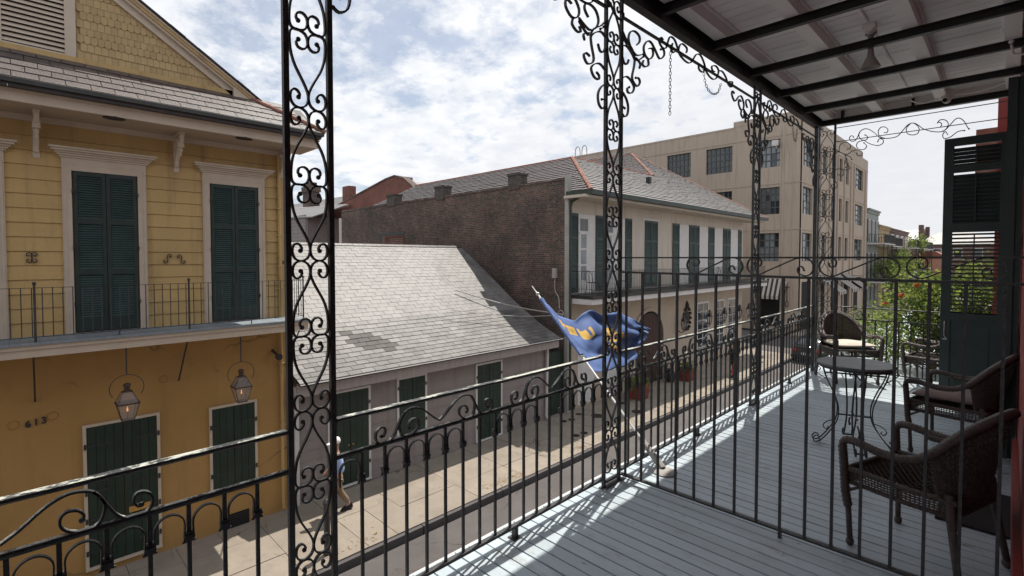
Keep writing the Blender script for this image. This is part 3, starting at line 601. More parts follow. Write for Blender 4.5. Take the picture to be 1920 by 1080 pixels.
# ------------------------------------------------ hanging gas lanterns
def gas_lantern(x, yy, ztop, zrod, label, s=1.0):
    L = thing('gas_lantern', (x, yy, zrod - .8 * s), label, 'lantern', 'gas lanterns hung under the yellow house balcony')
    zb = zrod - .8 * s
    if ztop: B().tube([(x, yy, ztop), (x, yy, zrod)], .012, 6).build('hanger_rod', 'iron', L)
    ring = [(x, yy + .245 * s * math.sin(a), zrod - .235 * s + .235 * s * math.cos(a)) for a in [math.radians(q) for q in range(-125, 126, 10)]]
    B().tube(ring, .007, 5).build('hanger_ring', 'iron', L)
    w0, w1, w2 = .085 * s, .155 * s, .07 * s; z0 = zb; z1 = zb + .30 * s; z2 = zb + .50 * s
    def fr(w, z): return [(x - w, yy - w, z), (x + w, yy - w, z), (x + w, yy + w, z), (x - w, yy + w, z)]
    b = B(); A_, C_, D_ = fr(w0, z0), fr(w1, z1), fr(w2, z2)
    for k in range(4):
        b.tube([A_[k], C_[k]], .006 * s, 4); b.tube([C_[k], D_[k]], .006 * s, 4)
        for Q in (A_, C_, D_): b.tube([Q[k], Q[(k + 1) % 4]], .007 * s, 4)
    b.box((x - w0, yy - w0, z0 - .015), (x + w0, yy + w0, z0)); b.box((x - w1 - .012, yy - w1 - .012, z1 - .006), (x + w1 + .012, yy + w1 + .012, z1 + .012))
    b.build('frame', 'copper', L)
    b = B().lathe([(.07 * s, z2), (.045 * s, z2 + .02), (.045 * s, z2 + .09 * s), (.06 * s, z2 + .1 * s), (.05 * s, z2 + .14 * s), (.005, z2 + .155 * s)], (x, yy, 0), 10); b.build('chimney_cap', 'copper', L)
    b = B()
    for k in range(4):
        j = (k + 1) % 4; b.quad(A_[k], A_[j], C_[j], C_[k]); b.quad(C_[k], C_[j], D_[j], D_[k])
    b.build('glass_panes', 'lglass', L)
    B().tube([(x, yy, z0), (x, yy, z0 + .13 * s)], .008, 5).build('burner', 'copper', L)
    B().lathe([(.001, 0), (.014, .02), (.012, .05), (.001, .10)], (x, yy, z0 + .14 * s), 8).build('flame', 'flame', L)
gas_lantern(-11.0, 1.38, 4.23, 3.745, 'lit copper gas lantern hanging over the tall green door of the yellow house')
gas_lantern(-11.0, 3.23, 4.23, 3.70, 'lit copper gas lantern hanging above the short green shutters beside the iron post')

# ============================================================ GREY COTTAGE
GH = thing('grey_cottage', (-14.5, 9, 0), 'low grey clapboard cottage with a steep curved slate roof and dark green shutters', 'house')
C0, C1 = 4.62, 13.42
B().box((FX - .02, C0, -.1), (-22, C1 + .2, 3.0)).build('wall', 'greysid', GH)
ops = [(5.42, 6.45, .10, 2.45), (7.36, 8.22, .95, 2.48), (10.18, 11.2, .07, 2.44)]
z = 0.0
while z < 2.75:
    z1 = min(z + .243, 2.8); segs = [C0]
    for a, c, q0, q1 in ops:
        if z1 > q0 - .02 and z < q1 + .05: segs += [a - .05, c + .05]
    segs.append(C1)
    for a, c in zip(segs[::2], segs[1::2]):
        B().hexa([(FX - .02, a, z + .003), (FX + .022, a, z + .003), (FX + .022, c, z + .003), (FX - .02, c, z + .003),
                  (FX - .02, a, z1), (FX + .004, a, z1), (FX + .004, c, z1), (FX - .02, c, z1)]).build('clapboard', 'greysid', GH)
    z += .243
B().box((FX - .02, C0 - .06, -.05), (FX + .045, C0 + .04, 2.8)).build('corner_board', 'whitetrim', GH)
B().box((FX - .02, C1 - .03, -.05), (FX + .045, C1 + .09, 2.8)).build('corner_board', 'greytrim', GH)
for i, (a, c, q0, q1) in enumerate(ops):
    plank_door(GH, a, c, q0, q1, FX + .02, 3, frame='whitetrim', hin=(.18, .84), fw=.06)
    if i == 1: continue
    mid = (a + c) / 2
    for s_ in (-1, 1): B().ball((FX + .06, mid + s_ * .06, 1.1), .025, 6).build('door_knob', 'brass', GH)
B().box((FX + .005, C0, 2.70), (-11.42, C1 + .3, 2.78)).build('eave_soffit', 'greysid', GH)
B().box((-11.42, C0 - .12, 2.62), (-11.37, C1 + .33, 2.93)).build('fascia', 'greytrim', GH)
B().hexa([(-11.37, C0 - .1, 2.86), (-11.24, C0 - .1, 2.92), (-11.24, C1 + .42, 2.92), (-11.37, C1 + .42, 2.86), (-11.37, C0 - .1, 2.89), (-11.25, C0 - .1, 2.945), (-11.25, C1 + .42, 2.945), (-11.37, C1 + .42, 2.89)]).build('gutter', 'whitetrim', GH)
B().box((-11.36, C0 - .1, 2.89), (-11.25, C1 + .4, 2.915)).build('gutter_bed', 'dark', GH)
B().tube([(-11.45, C1 + .02, 2.8), (-11.62, C1 + .0, 2.55), (-11.66, C1 - .02, .15), (-11.5, C1 - .02, .05)], .045, 8).build('downpipe', 'whitetrim', GH)
PR = [(-11.30, 2.93), (-11.54, 3.04), (-12.3, 3.45), (-13.0, 3.82), (-13.64, 4.22), (-14.7, 5.0), (-15.57, 5.62), (-16.9, 6.28)]
PR = [(p.x, p.z) for p in smoothpath([(-11.30, 0, 2.93), (-12.3, 0, 3.36), (-13.64, 0, 4.12), (-15.2, 0, 5.16), (-16.9, 0, 6.24)], 5)]
CE = C1 + .35
cum = [0]
for a, c in zip(PR, PR[1:]): cum.append(cum[-1] + math.hypot(c[0] - a[0], c[1] - a[1]))
def prof(s_):
    for i in range(len(PR) - 1):
        if s_ <= cum[i + 1] or i == len(PR) - 2:
            t = (s_ - cum[i]) / (cum[i + 1] - cum[i]); a, c = PR[i], PR[i + 1]
            d = Vector((c[0] - a[0], 0, c[1] - a[1])).normalized()
            return Vector((a[0] + (c[0] - a[0]) * t, 0, a[1] + (c[1] - a[1]) * t)), d
b = B().prism([(x, C0 - .1, z - .035) for x, z in PR] + [(-22.4, C0 - .1, 3.0), (-22.4, C0 - .1, 2.9)], (0, CE - C0 + .1, 0)); b.build('roof_deck', 'slate2', GH)
nrow = 34; EXP = cum[-1] / nrow; SWd = .35
smg = slate_mesh(SWd, EXP + .05, 'slate', .017); smd = slate_mesh(SWd, EXP + .05, 'slate2', .017, 2)
farS = B(); cnt = 0
for r_ in range(nrow):
    p, d = prof(EXP * r_); p2, d2 = prof(min(cum[-1] - .01, EXP * (r_ + 1))); d = (p2 - p).normalized(); n_ = Vector((-d.z, 0, d.x)); n_ = n_ if n_.z > 0 else -n_
    yy = C0 - .1 + (r_ % 2) * SWd / 2 - SWd / 2 + U(-.02, .02)
    while yy < CE - .05:
        y0 = max(yy, C0 - .1); y1 = min(yy + SWd, CE)
        if y1 - y0 > .05:
            q = Vector((p.x, yy, p.z)) + n_ * (.012 + U(0, .005)) + d * U(-.006, .006)
            full = y1 - y0 > SWd - .01
            dark = (4 <= r_ <= 9) and abs(yy - (6.72 + (r_ - 6.5) * -.13)) < {4: .2, 5: .42, 6: .5, 7: .46, 8: .36, 9: .2}[r_]
            if full and cnt < 299: inst('slate', random.choice(smd if dark else smg), GH, q, (Vector((0, 1, 0)), d, n_)); cnt += 1
            else:
                farS.cm = 1 if dark else 0
                farS.lbox(Vector((p.x, 0, p.z)) + n_ * (.012 + U(0, .005)), (0, 1, 0), (d - n_ * .03), n_, (y0 + .005, U(-.006, .006), 0), (y1 - .005, EXP + .05, .017))
        yy += SWd
tag(farS.build('roof_slates', ['slate', 'slate2'], GH), kind='stuff')
yy = C0 - .1
while yy < CE:
    y1 = min(yy + .42, CE)
    B().prism([(-16.84, yy + .004, 6.26), (-16.9, yy + .004, 6.33), (-16.98, yy + .004, 6.30), (-17.0, yy + .004, 6.2), (-16.8, yy + .004, 6.17)], (0, y1 - yy - .008, 0)).build('ridge_slate', 'slate3', GH)
    yy += .42
b = B().prism([(-13.2, 4.95, 4.0), (-13.2, 5.12, 4.0), (-13.2, 5.12, 4.35), (-13.2, 4.95, 4.35)], (-.16, 0, 0)); b.build('roof_vent', 'clay', GH)
# side gate in the passage
sg = thing('side_gate', (FX - .1, 13.95, 0), 'tall dark plank gate between the grey cottage and the pale town house', 'gate')
for i in range(6): B().box((FX - .12, 13.55 + i * .165, .03), (FX - .09 + U(0, .004), 13.55 + i * .165 + .158, 2.35)).build('board', 'door', sg)
B().box((FX - .14, 13.5, .4), (FX - .12, 14.5, .52)).box((FX - .14, 13.5, 1.8), (FX - .12, 14.5, 1.92)).build('gate_rail', 'door', sg)

# ============================================================ PALE TOWN HOUSE with its brick side wall
WH = thing('pale_townhouse', (-17, 23.5, 0), 'long pale stucco town house with slate hip roof, iron balcony and brick side wall', 'house')
W0, W1 = 14.56, 31.9
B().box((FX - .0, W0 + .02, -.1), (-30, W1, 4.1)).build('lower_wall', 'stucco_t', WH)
B().box((FX, W0 + .021, 4.1), (-30, W1 - .001, 8.3)).build('upper_wall', 'stucco_w', WH)
# side wall with ragged parapet
b = B(); pts = [(-11.78, W0, -.1)]
x = -11.78
while x > -29.5:
    pts.append((x, W0, 8.78 + U(-.035, .035))); x -= .35
pts += [(-29.6, W0, 8.74), (-29.6, W0, -.1)]
b.prism(pts, (0, .32, 0)); b.build('brick_wall', 'brick', WH)
b = B().hexa([(-11.8, W0 - .03, 8.70), (-29.6, W0 - .03, 8.66), (-29.6, W0 + .34, 8.66), (-11.8, W0 + .34, 8.70), (-11.8, W0 - .03, 8.76), (-29.6, W0 - .03, 8.72), (-29.6, W0 + .34, 8.72), (-11.8, W0 + .34, 8.76)]); b.build('parapet_coping', 'brick', WH)
B().box((-11.78, W0 - .01, -.05), (-11.62, W0 + .2, 8.9)).build('end_pilaster', 'pipe', WH)
for i, (xa, xb) in enumerate([(-24.2, -23.4), (-19.8, -19.1), (-14.75, -14.1)]):
    b = B().box((xa, W0 - .045, 8.6), (xb, W0 + .42, 9.22 - (.05 if i == 0 else 0))).box((xa - .04, W0 - .085, 9.17), (xb + .04, W0 + .46, 9.25)).build('chimney', 'chim', WH)
# bricked up opening with pale mortar
b0 = B().box((-25.2, W0 - .02, 7.05), (-22.5, W0 - .0, 7.2)).box((-25.1, W0 - .012, 6.3), (-24.8, W0, 7.05)).build('old_lintel', 'gutter', WH)
for r_ in range(8):
    for c_ in range(9):
        x = -24.5 + c_ * .225 + (r_ % 2) * .11
        if x > -22.65: continue
        B().box((x, W0 - .03, 6.28 + r_ * .092), (x + .205, W0 - .001, 6.28 + r_ * .092 + .075)).build('brick', 'plainbrick', WH)
B().box((-23.9, W0 - .016, 6.28), (-22.62, W0 - .001, 6.85)).build('mortar_patch', 'mortar', WH)
# roof
SL = .566
def fz(s_): return 8.27 + SL * s_
NE = (-10.75, 14.75, 8.27); FE = (-10.75, 33.0, 8.27)
A1 = (-14.71, 18.71, fz(3.96)); LO = (-14.79, 26.3, fz(4.04)); A2 = (-19.8, 32.2, fz(9.05))
A1b = (-14.71, 18.71, fz(3.96))
def slope_slates(par, org, wdir, udir, width_at, rows, exp, sw, m, name='roof_slates', th=.03):
    b = B(); wd = Vector(wdir); ud_ = Vector(udir).normalized(); n_ = wd.cross(ud_).normalized(); n_ = n_ if n_.z > 0 else -n_
    for r_ in range(rows):
        a, c = width_at(r_ * exp, (r_ + 1) * exp)
        x = a + ((r_ % 2) * .5 - 1) * sw
        while x < c:
            x0 = max(x, a); x1 = min(x + sw, c)
            if x1 - x0 > .03: b.lbox(Vector(org) + ud_ * (r_ * exp) + n_ * (.005 + U(0, .004)), wd, ud_ - n_ * (th / exp), n_, (x0 + .006, 0, 0), (x1 - .006, exp + .01, th + U(-.006, .006)))
            x += sw
    return tag(b.build(name, m, par), kind='stuff')
b = B().quad(NE, FE, A2, LO, A1)
ud_ = Vector((-1, 0, SL)).normalized()
b.build('front_slope', 'slate4', WH)
cs = ud_.x * -1
def wfront(s0, s1):
    s_ = (s0 + s1) / 2 * cs
    a = 14.75 + s_ if s_ < 4.0 else 26.3 + (s_ - 4.04) * 1.16
    c = 33.0 - .088 * s_
    return a + .05, c
slope_slates(WH, (-10.75, 0, 8.27 + .006), (0, 1, 0), ud_, wfront, 43, .24, .38, 'slate4')
# slope facing us over the brick wall (shingle courses along X)
un = Vector((0, 1, SL)).normalized()
B().quad((-29.5, 14.75, 8.27), NE, A1, (-27.6, 18.71, fz(3.96))).build('side_slope', 'slate4', WH)
slope_slates(WH, (-29.5, 14.75, 8.28), (1, 0, 0), un, lambda s0, s1: (.0 + s0 * .5, 18.75 - (s0 + s1) / 2 * cs - .05), 19, .24, .30, 'slate3', 'side_slates')
B().quad(A1, LO, (-27, 26.3, fz(3.9)), (-27, 18.71, fz(3.9))).build('back_roof', 'slate4', WH)
B().quad(LO, A2, (-30, 32.2, A2[2]), (-30, 26.3, LO[2])).build('upper_side_slope', 'slate4', WH)
uu = Vector((0, 32.2 - 26.3, A2[2] - LO[2])).normalized()
slope_slates(WH, (-30, 26.3, LO[2] + .01), (1, 0, 0), uu, lambda s0, s1: (0, 15.21 - (s0 + s1) / 2 * .75), 31, .24, .30, 'slate3', 'side_slates')
B().quad(FE, (-30, 33.0, 8.27), (-30, 32.2, A2[2]), A2).build('far_slope', 'slate2', WH)
def ridge(par, a, c, n, m='clay', r=.10):
    r *= .78
    a = Vector(a); c = Vector(c)
    for i in range(n):
        p = a.lerp(c, i / n); q = a.lerp(c, (i + 1.12) / n)
        B().tube([p + Vector((0, 0, .03)), q + Vector((0, 0, .0))], r * U(.94, 1.06), 7, scales=[.78, 1.18]).build('ridge_tile', m, par)
ridge(WH, A1, NE, 15, r=.11); ridge(WH, A1, LO, 20, r=.08); ridge(WH, A2, LO, 18, r=.12); ridge(WH, A2, FE, 26, r=.075); ridge(WH, A1, (-27.6, 18.71, fz(3.96)), 30, r=.08); ridge(WH, A2, (-27, 32.2, A2[2]), 14, r=.1)
B().lathe([(.25, 0), (.25, .5), (.38, .55), (.38, .7), (.1, .85)], (-18.5, 22, 10.6), 10).build('roof_vent', 'pipe', WH)
B().box((-13.05, 22.55, 9.55), (-12.85, 22.75, 9.85)).build('vent_stack', 'gutter', WH)
for xx in (0,):
    B().box((FX, W0 - .1, 8.0), (-10.8, 32.95, 8.1)).build('soffit', 'stucco_w', WH)
    B().sweep([(-11.7, W0 + .05, 8.2), (-10.72, W0 + .12, 8.2), (-10.72, 33.0, 8.2)], [(-.09, -.08), (.06, -.12), (.06, .1), (-.1, .1)], (0, 0, 1)).build('gutter', 'greengut', WH)
    B().tube([(-11.0, W0 + .1, 8.12), (-11.55, W0 + .12, 7.9), (-11.62, W0 + .12, 7.7), (-11.62, W0 + .12, .1)], .06, 8).build('downpipe', 'greengut', WH)
# balcony
B().box((FX, 14.75, 4.10), (-10.67, 33.0, 4.30)).build('balcony_slab', 'whitetrim', WH)
B().box((FX, 14.74, 4.30), (-10.62, 33.02, 4.42)).build('balcony_floor', 'gutter', WH)
WR = thing('long_balcony_railing', (-10.7, 23, 4.42), 'black wrought iron railing with looped base along the pale town house balcony', 'railing')
rx = -10.70
B().flat([(FX, 14.8, 5.32), (rx, 14.8, 5.32), (rx, 32.9, 5.32)], (0, 0, 1), .02, .04).build('top_rail', 'iron', WR)
B().flat([(FX, 14.8, 4.66), (rx, 14.8, 4.66), (rx, 32.9, 4.66)], (0, 0, 1), .012, .02).build('bottom_rail', 'iron', WR)
B().flat([(FX, 14.8, 4.48), (rx, 14.8, 4.48), (rx, 32.9, 4.48)], (0, 0, 1), .012, .02).build('bottom_rail', 'iron', WR)
b = B()
for i in range(150): b.tube([(rx, 14.8 + i * .12, 4.48), (rx, 14.8 + i * .12, 5.32)], .008, 4)
for i in range(9): b.tube([(rx - i * .12, 14.8, 4.48), (rx - i * .12, 14.8, 5.32)], .008, 4)
tag(b.build('balusters', 'iron', WR), kind='stuff')
b = B()
for i in range(75):
    y0 = 14.8 + i * .24
    b.tube([(rx, y0, 4.66), (rx, y0 + .12, 4.48), (rx, y0 + .24, 4.66)], .007, 3); b.tube([(rx, y0, 4.48), (rx, y0 + .12, 4.66), (rx, y0 + .24, 4.48)], .007, 3)
tag(b.build('lattice_band', 'iron', WR), kind='stuff')
b = B()
for q in (5.6,):
    for i in range(8):
        y0 = 15.1 + i * .06
for yy in (15.6, 17.6, 27.6, 29.0):
    c = thing('balcony_chair', (-11.25, yy, 4.42), {15.6: 'black wire chair at the near end of the pale house balcony', 17.6: 'black wire chair behind the iron post on the pale balcony, before the second doorway', 27.6: 'black wire chair on the far part of the pale balcony, nearer of two', 29.0: 'black wire chair on the far part of the pale balcony, farther of two'}[yy], 'chair', 'wire chairs on the pale balcony')
    b = B()
    for dx, dy in ((-.2, -.2), (.2, -.2), (.2, .2), (-.2, .2)): b.tube([(-11.25 + dx, yy + dy, 4.42), (-11.25 + dx * .8, yy + dy * .8, 4.87)], .014, 4)
    b.build('chair_legs', 'iron', c); B().lathe([(.2, 0), (.21, .02), (.001, .02)], (-11.25, yy, 4.86), 12).build('seat', 'iron', c)
    B().tube(smoothpath([(-11.4, yy - .2, 4.87), (-11.45, yy - .22, 5.15), (-11.48, yy, 5.32), (-11.45, yy + .22, 5.15), (-11.4, yy + .2, 4.87)], 4), .012, 5).tube([(-11.42, yy, 4.87), (-11.48, yy, 5.32)], .01, 4).build('backrest', 'iron', c)
# upper doors: open shutters beside white doors
def sh_flat(y0, y1, z0=4.5, z1=7.5, x=FX + .02):
    shutter_leaf(WH, y0, y1, z0, z1, x, [(4.7, 5.5), (5.6, 6.5), (6.6, z1 - .1)], pitch=.06)
def fdoor(y0, y1, zt=7.48, glazed=True):
    w = B().box((FX - .005, y0, 4.45), (FX + .03, y1, zt)).build('door_reveal', 'whitetrim', WH)
    if not glazed: return
    for q in range(3): B().box((FX + .031, y0 + .16, 4.95 + q * .62), (FX + .036, y0 + .50, 5.5 + q * .62)).build('pane', 'glassL', w)
    for q in range(2): B().box((FX + .031, y0 + .10 + q * .26, 6.85), (FX + .036, y0 + .34 + q * .26, 7.32)).build('pane', 'glassM', w)
    B().box((FX + .03, y0 + .05, 6.72), (FX + .05, y0 + .7, 6.8)).build('transom', 'whitetrim', w)
for a, c, dd in [(14.82, 15.28, 0), (16.45, 17.0, 0), (18.62, 19.1, 0), (22.85, 23.5, 0), (24.6, 25.75, 0), (26.9, 27.65, 0), (28.85, 29.9, 0), (31.1, 31.6, 0)]:
    if c - a > .9:
        m_ = (a + c) / 2; sh_flat(a, m_ - .01); sh_flat(m_ + .01, c)
    else: sh_flat(a, c)
sh_flat(20.2, 20.78); sh_flat(20.8, 21.35)
B().box((FX, 20.1, 4.45), (FX + .018, 21.45, 7.6)).build('door_frame', 'whitetrim', WH)
for a, c in [(15.32, 16.4), (17.05, 18.55), (23.55, 24.55), (25.8, 26.85), (27.7, 28.8), (29.95, 31.05)]: fdoor(a, c, glazed=a < 18)
# carriage arch
ya, yb = 19.42, 21.95
arc = [(FX + .012, (ya + yb) / 2 - math.cos(math.pi * i / 16) * (yb - ya) / 2, 2.15 + math.sin(math.pi * i / 16) * 1.2) for i in range(17)]
o = B().prism([(FX + .004, ya, .02)] + [(FX + .004, p[1], p[2]) for p in arc] + [(FX + .004, yb, .02)], (.008, 0, 0)).build('carriage_opening', 'dark', WH)
B().flat([(FX + .03, ya - .08, .02)] + [(FX + .03, (ya + yb) / 2 + (p[1] - (ya + yb) / 2) * 1.07, 2.15 + (p[2] - 2.15) * 1.08) for p in arc] + [(FX + .03, yb + .08, .02)], (1, 0, 0), .06, .16).build('arch_surround', 'stucco_t', WH)
M['archwood'] = mat('arch_wood', (0.06, 0.028, 0.02), .7, .2, 4)
for i in range(8):
    y0 = ya + .06 + i * (yb - ya - .12) / 8; y1_ = y0 + (yb - ya - .12) / 8 - .012
    hz = lambda q: 2.13 + 1.13 * math.sqrt(max(0, 1 - ((q - (ya + yb) / 2) / ((yb - ya) / 2)) ** 2))
    B().prism([(FX + .013, y0, .04), (FX + .013, y1_, .04), (FX + .013, y1_, hz(y1_)), (FX + .013, y0, hz(y0))], (.014, 0, 0)).build('gate_board', 'archwood', o)
for i, (a, c) in enumerate([(25.7, 26.95), (27.95, 29.05), (29.75, 31.05)]):
    w = B().box((FX, a - .1, .5), (FX + .03, a, 3.45)).box((FX, c, .5), (FX + .03, c + .1, 3.45)).box((FX, a, 3.35), (FX + .029, c, 3.45)).box((FX, (a + c) / 2 - .03, .5), (FX + .028, (a + c) / 2 + .03, 3.35)).build('window', 'whitetrim', WH)
    B().box((FX + .002, a, .5), (FX + .012, c, 3.35)).build('glass', 'glass', w)
    b = B()
    for q in range(6): b.box((FX + .012, a, .5 + q * .48), (FX + .022, c, .5 + q * .48 + .035))
    b.build('muntins', 'whitetrim', w)
for i, y0 in enumerate((15.3, 17.0)):
    w = B().box((FX, y0, .1), (FX + .03, y0 + 1.1, 2.6)).build('door', 'whitetrim', WH)
    B().box((FX + .031, y0 + .15, .3), (FX + .04, y0 + .95, 1.2)).box((FX + .031, y0 + .15, 1.35), (FX + .04, y0 + .95, 2.4)).build('panel', 'whitetrim', w)
for i, yy in enumerate((23.45, 26.4, 28.4, 30.6, 32.1)):
    lab = ['wall lantern in a scrolled iron hoop beside the arch and crest', 'wall lantern on the pale house between crest and first tall window', 'wall lantern by the second tall ground floor window', 'wall lantern by the last tall ground floor window', 'wall lantern at the far corner of the pale house'][i]
    L = thing('wall_lantern', (FX + .35, yy, 1.9), lab, 'lantern', 'lanterns on the pale town house front')
    B().tube(smoothpath([(FX, yy, 2.2), (FX + .2, yy, 2.1), (FX + .38, yy, 2.2), (FX + .35, yy, 2.3)], 4), .02, 5).build('arm', 'iron', L)
    B().tube([(FX + .35, yy + .3 * math.cos(a * .45), 2.62 + .42 * math.sin(a * .45)) for a in range(14)], .014, 5, True).build('hoop', 'iron', L)
    B().lathe([(.17, 2.66), (.175, 2.68), (.06, 2.86), (.05, 2.96), (.02, 3.0)], (FX + .35, yy, 0), 6).lathe([(.075, 2.25), (.08, 2.28)], (FX + .35, yy, 0), 6).build('lamp_cap', 'iron', L)
    b = B()
    for q in range(6): b.tube([(FX + .35 + .075 * math.cos(q * 1.047), yy + .075 * math.sin(q * 1.047), 2.28), (FX + .35 + .15 * math.cos(q * 1.047), yy + .15 * math.sin(q * 1.047), 2.66)], .012, 4)
    b.build('lamp_frame', 'iron', L); B().lathe([(.07, 2.28), (.14, 2.66)], (FX + .35, yy, 0), 6, cap=False).build('lamp_glass', 'lglass', L)
cr_ = thing('wall_crest', (FX + .02, 24.4, 2.1), 'ornate brown carved crest hanging beside the arched gateway', 'wall ornament')
b = B().lathe([(.001, 0), (.30, .02), (.34, .05), (.001, .09)], (FX + .01, 24.4, 2.75), 12, 'x')
for i in range(14):
    a = i / 14 * 6.283; b.ball((FX + .07, 24.4 + .34 * math.cos(a), 2.72 + .56 * math.sin(a)), .085, 6)
b.build('wreath', 'rust', cr_); B().ball((FX + .06, 24.4, 3.42), .1, 6).box((FX + .02, 24.37, 3.2), (FX + .08, 24.43, 3.6)).build('finial', 'rust', cr_)
# conduit and meter on the brick wall
cn = thing('service_conduit', (-12.2, W0 - .05, 3), 'pale electrical conduit and weatherhead on the brick wall near its corner', 'conduit')
B().box((-12.3, W0 - .12, 5.05), (-12.12, W0 - .01, 5.42)).build('meter_box', 'cable', cn)
B().tube(smoothpath([(-12.2, W0 - .06, 5.05), (-12.2, W0 - .06, 4.6), (-12.0, W0 - .08, 4.3), (-11.96, W0 - .08, 3.9)], 4), .02, 6).build('cable_run', 'cable', cn)
B().tube([(-11.88 + .13 * math.cos(a), W0 - .1, 3.72 + .13 * math.sin(a)) for a in [i * .6 for i in range(11)]], .02, 6, True).build('cable_coil', 'cable', cn)
def cable(pts, r, label):
    P = [Vector(p) for p in pts]; a, c = P[0], P[-1]
    tag(B().tube([a.lerp(c, t / 16) - Vector((0, 0, math.sin(math.pi * t / 16) * .12)) for t in range(17)], r, 5).build('overhead_cable', 'cable'), label, 'cable')
cable([(-11.75, 14.5, 3.7), (-14.2, 11.3, 4.65)], .022, 'thick pale cable running from the brick wall corner to the grey slate roof')
cable([(-11.75, 14.5, 3.68), (-13.0, 10.2, 4.1)], .012, 'thin wire below the thick cable from the brick corner to the grey roof')
cable([(-11.7, 14.5, 3.75), (-10.7, 17.5, 4.2)], .012, 'thin wire from the brick corner up to the pale house balcony edge')
# ============================================================ BUILDINGS BEHIND THE COTTAGE
RG = thing('red_brick_hall', (-38, 24, 0), 'red brick building with a big gable end and arched window behind the cottage roof', 'building')
gp = [(-26, 20, -.1), (-56, 20, -.1), (-56, 20, 8.95), (-47.8, 20, 9.15), (-47.6, 20, 9.78), (-44.2, 20, 9.9), (-41.9, 20, 10.25), (-33.4, 20, 11.72), (-32.2, 20, 11.82), (-31.0, 20, 11.5), (-27.5, 20, 9.35), (-26, 20, 8.4)]
B().prism(gp, (0, .5, 0)).build('gable_wall', 'redbrick', RG)
B().prism([(-33, 20.5, 11.72), (-56, 20.5, 8.6), (-56, 34, 8.6), (-33, 34, 11.6)], (0, 0, .06)).build('roof', 'slate4', RG)
B().prism([(-26, 20.5, 8.3), (-33, 20.5, 11.7), (-33, 34, 11.7), (-26, 34, 8.3)], (0, 0, .06)).build('roof', 'slate4', RG)
b = B()
for i in range(len(gp) - 4):
    a, c = gp[i + 3], gp[i + 4]
    if a[2] > 5 and c[2] > 5: b.lbox(Vector(a), (Vector(c) - Vector(a)).normalized(), (0, 1, 0), (0, 0, 1), (0, -.06, -.02), ((Vector(c) - Vector(a)).length, .55, .09))
b.build('coping', 'brick', RG)
B().box((-34.8, 21, 11), (-33.3, 22.3, 12.1)).build('chimney', 'redbrick', RG)
w = B().prism([(-51.6, 19.97, 6.0)] + [(-50.7 - .9 * math.cos(math.pi * i / 10), 19.97, 7.1 + .9 * math.sin(math.pi * i / 10)) for i in range(11)] + [(-49.8, 19.97, 6.0)], (0, .02, 0)).build('window', 'glass', RG)
B().flat([(-51.65, 19.95, 6.0)] + [(-50.7 - .95 * math.cos(math.pi * i / 10), 19.95, 7.1 + .95 * math.sin(math.pi * i / 10)) for i in range(11)] + [(-49.75, 19.95, 6.0)], (0, 1, 0), .06, .16).flat([(-50.7, 19.95, 6), (-50.7, 19.95, 8)], (0, 1, 0), .06, .08).build('window_frame', 'whitetrim', w)
B().box((-38.5, 19.97, 7.3), (-38.1, 19.999, 7.8)).build('wall_vent', 'whitetrim', RG)
SB = thing('slate_roofed_hall', (-55, 32, 0), 'brown slate roofed building rising behind the red brick gable', 'building')
B().box((-90, 28, 0), (-40, 40, 10.5)).build('wall', 'redbrick', SB)
B().prism([(-90, 27.6, 10.4), (-44, 27.6, 10.4), (-48, 33, 14.2), (-90, 33, 14.7)], (0, 0, .06)).build('roof', 'slate4', SB)
B().prism([(-90, 33.01, 14.7), (-48, 33.01, 14.2), (-44, 38, 10.4), (-90, 38, 10.4)], (0, 0, .06)).build('roof', 'slate4', SB)
B().box((-62.7, 31, 13), (-60.9, 32, 15.2)).build('chimney', 'redbrick', SB)
DB = thing('dormered_house', (-50, 17, 0), 'grey boarded upper storey with a flat slate ridge seen through the left iron post', 'house')
B().box((-60, 17.2, -.1), (-41, 22, 9.2)).build('wall', 'greysid', DB)
B().prism([(-60, 17, 9.9), (-39.5, 17, 9.05), (-38.8, 19.5, 10.1), (-60, 19.5, 10.95)], (0, 0, .08)).build('roof', 'slate4', DB)
B().prism([(-60, 19.45, 10.95), (-38.8, 19.45, 10.1), (-38.8, 19.7, 10.15), (-60, 19.7, 11.0)], (0, 0, .12)).build('ridge_cap', 'whitetrim', DB)
for i in range(14): B().box((-59.9, 17.14, 5.2 + i * .3), (-41.2, 17.2, 5.2 + i * .3 + .28)).build('clapboard', 'greysid', DB)
CT = thing('tall_chimney_stack', (-58, 24.6, 0), 'tall dark brick chimney stack beyond the roofs, seen through the left iron post', 'chimney')
B().box((-58.4, 24, 0), (-56.6, 25.2, 13.4)).build('shaft', 'brick', CT); B().box((-58.55, 23.9, 13.4), (-56.45, 25.3, 14.0)).box((-58.2, 24.2, 14.0), (-56.8, 25, 14.5)).build('cap', 'brick', CT)

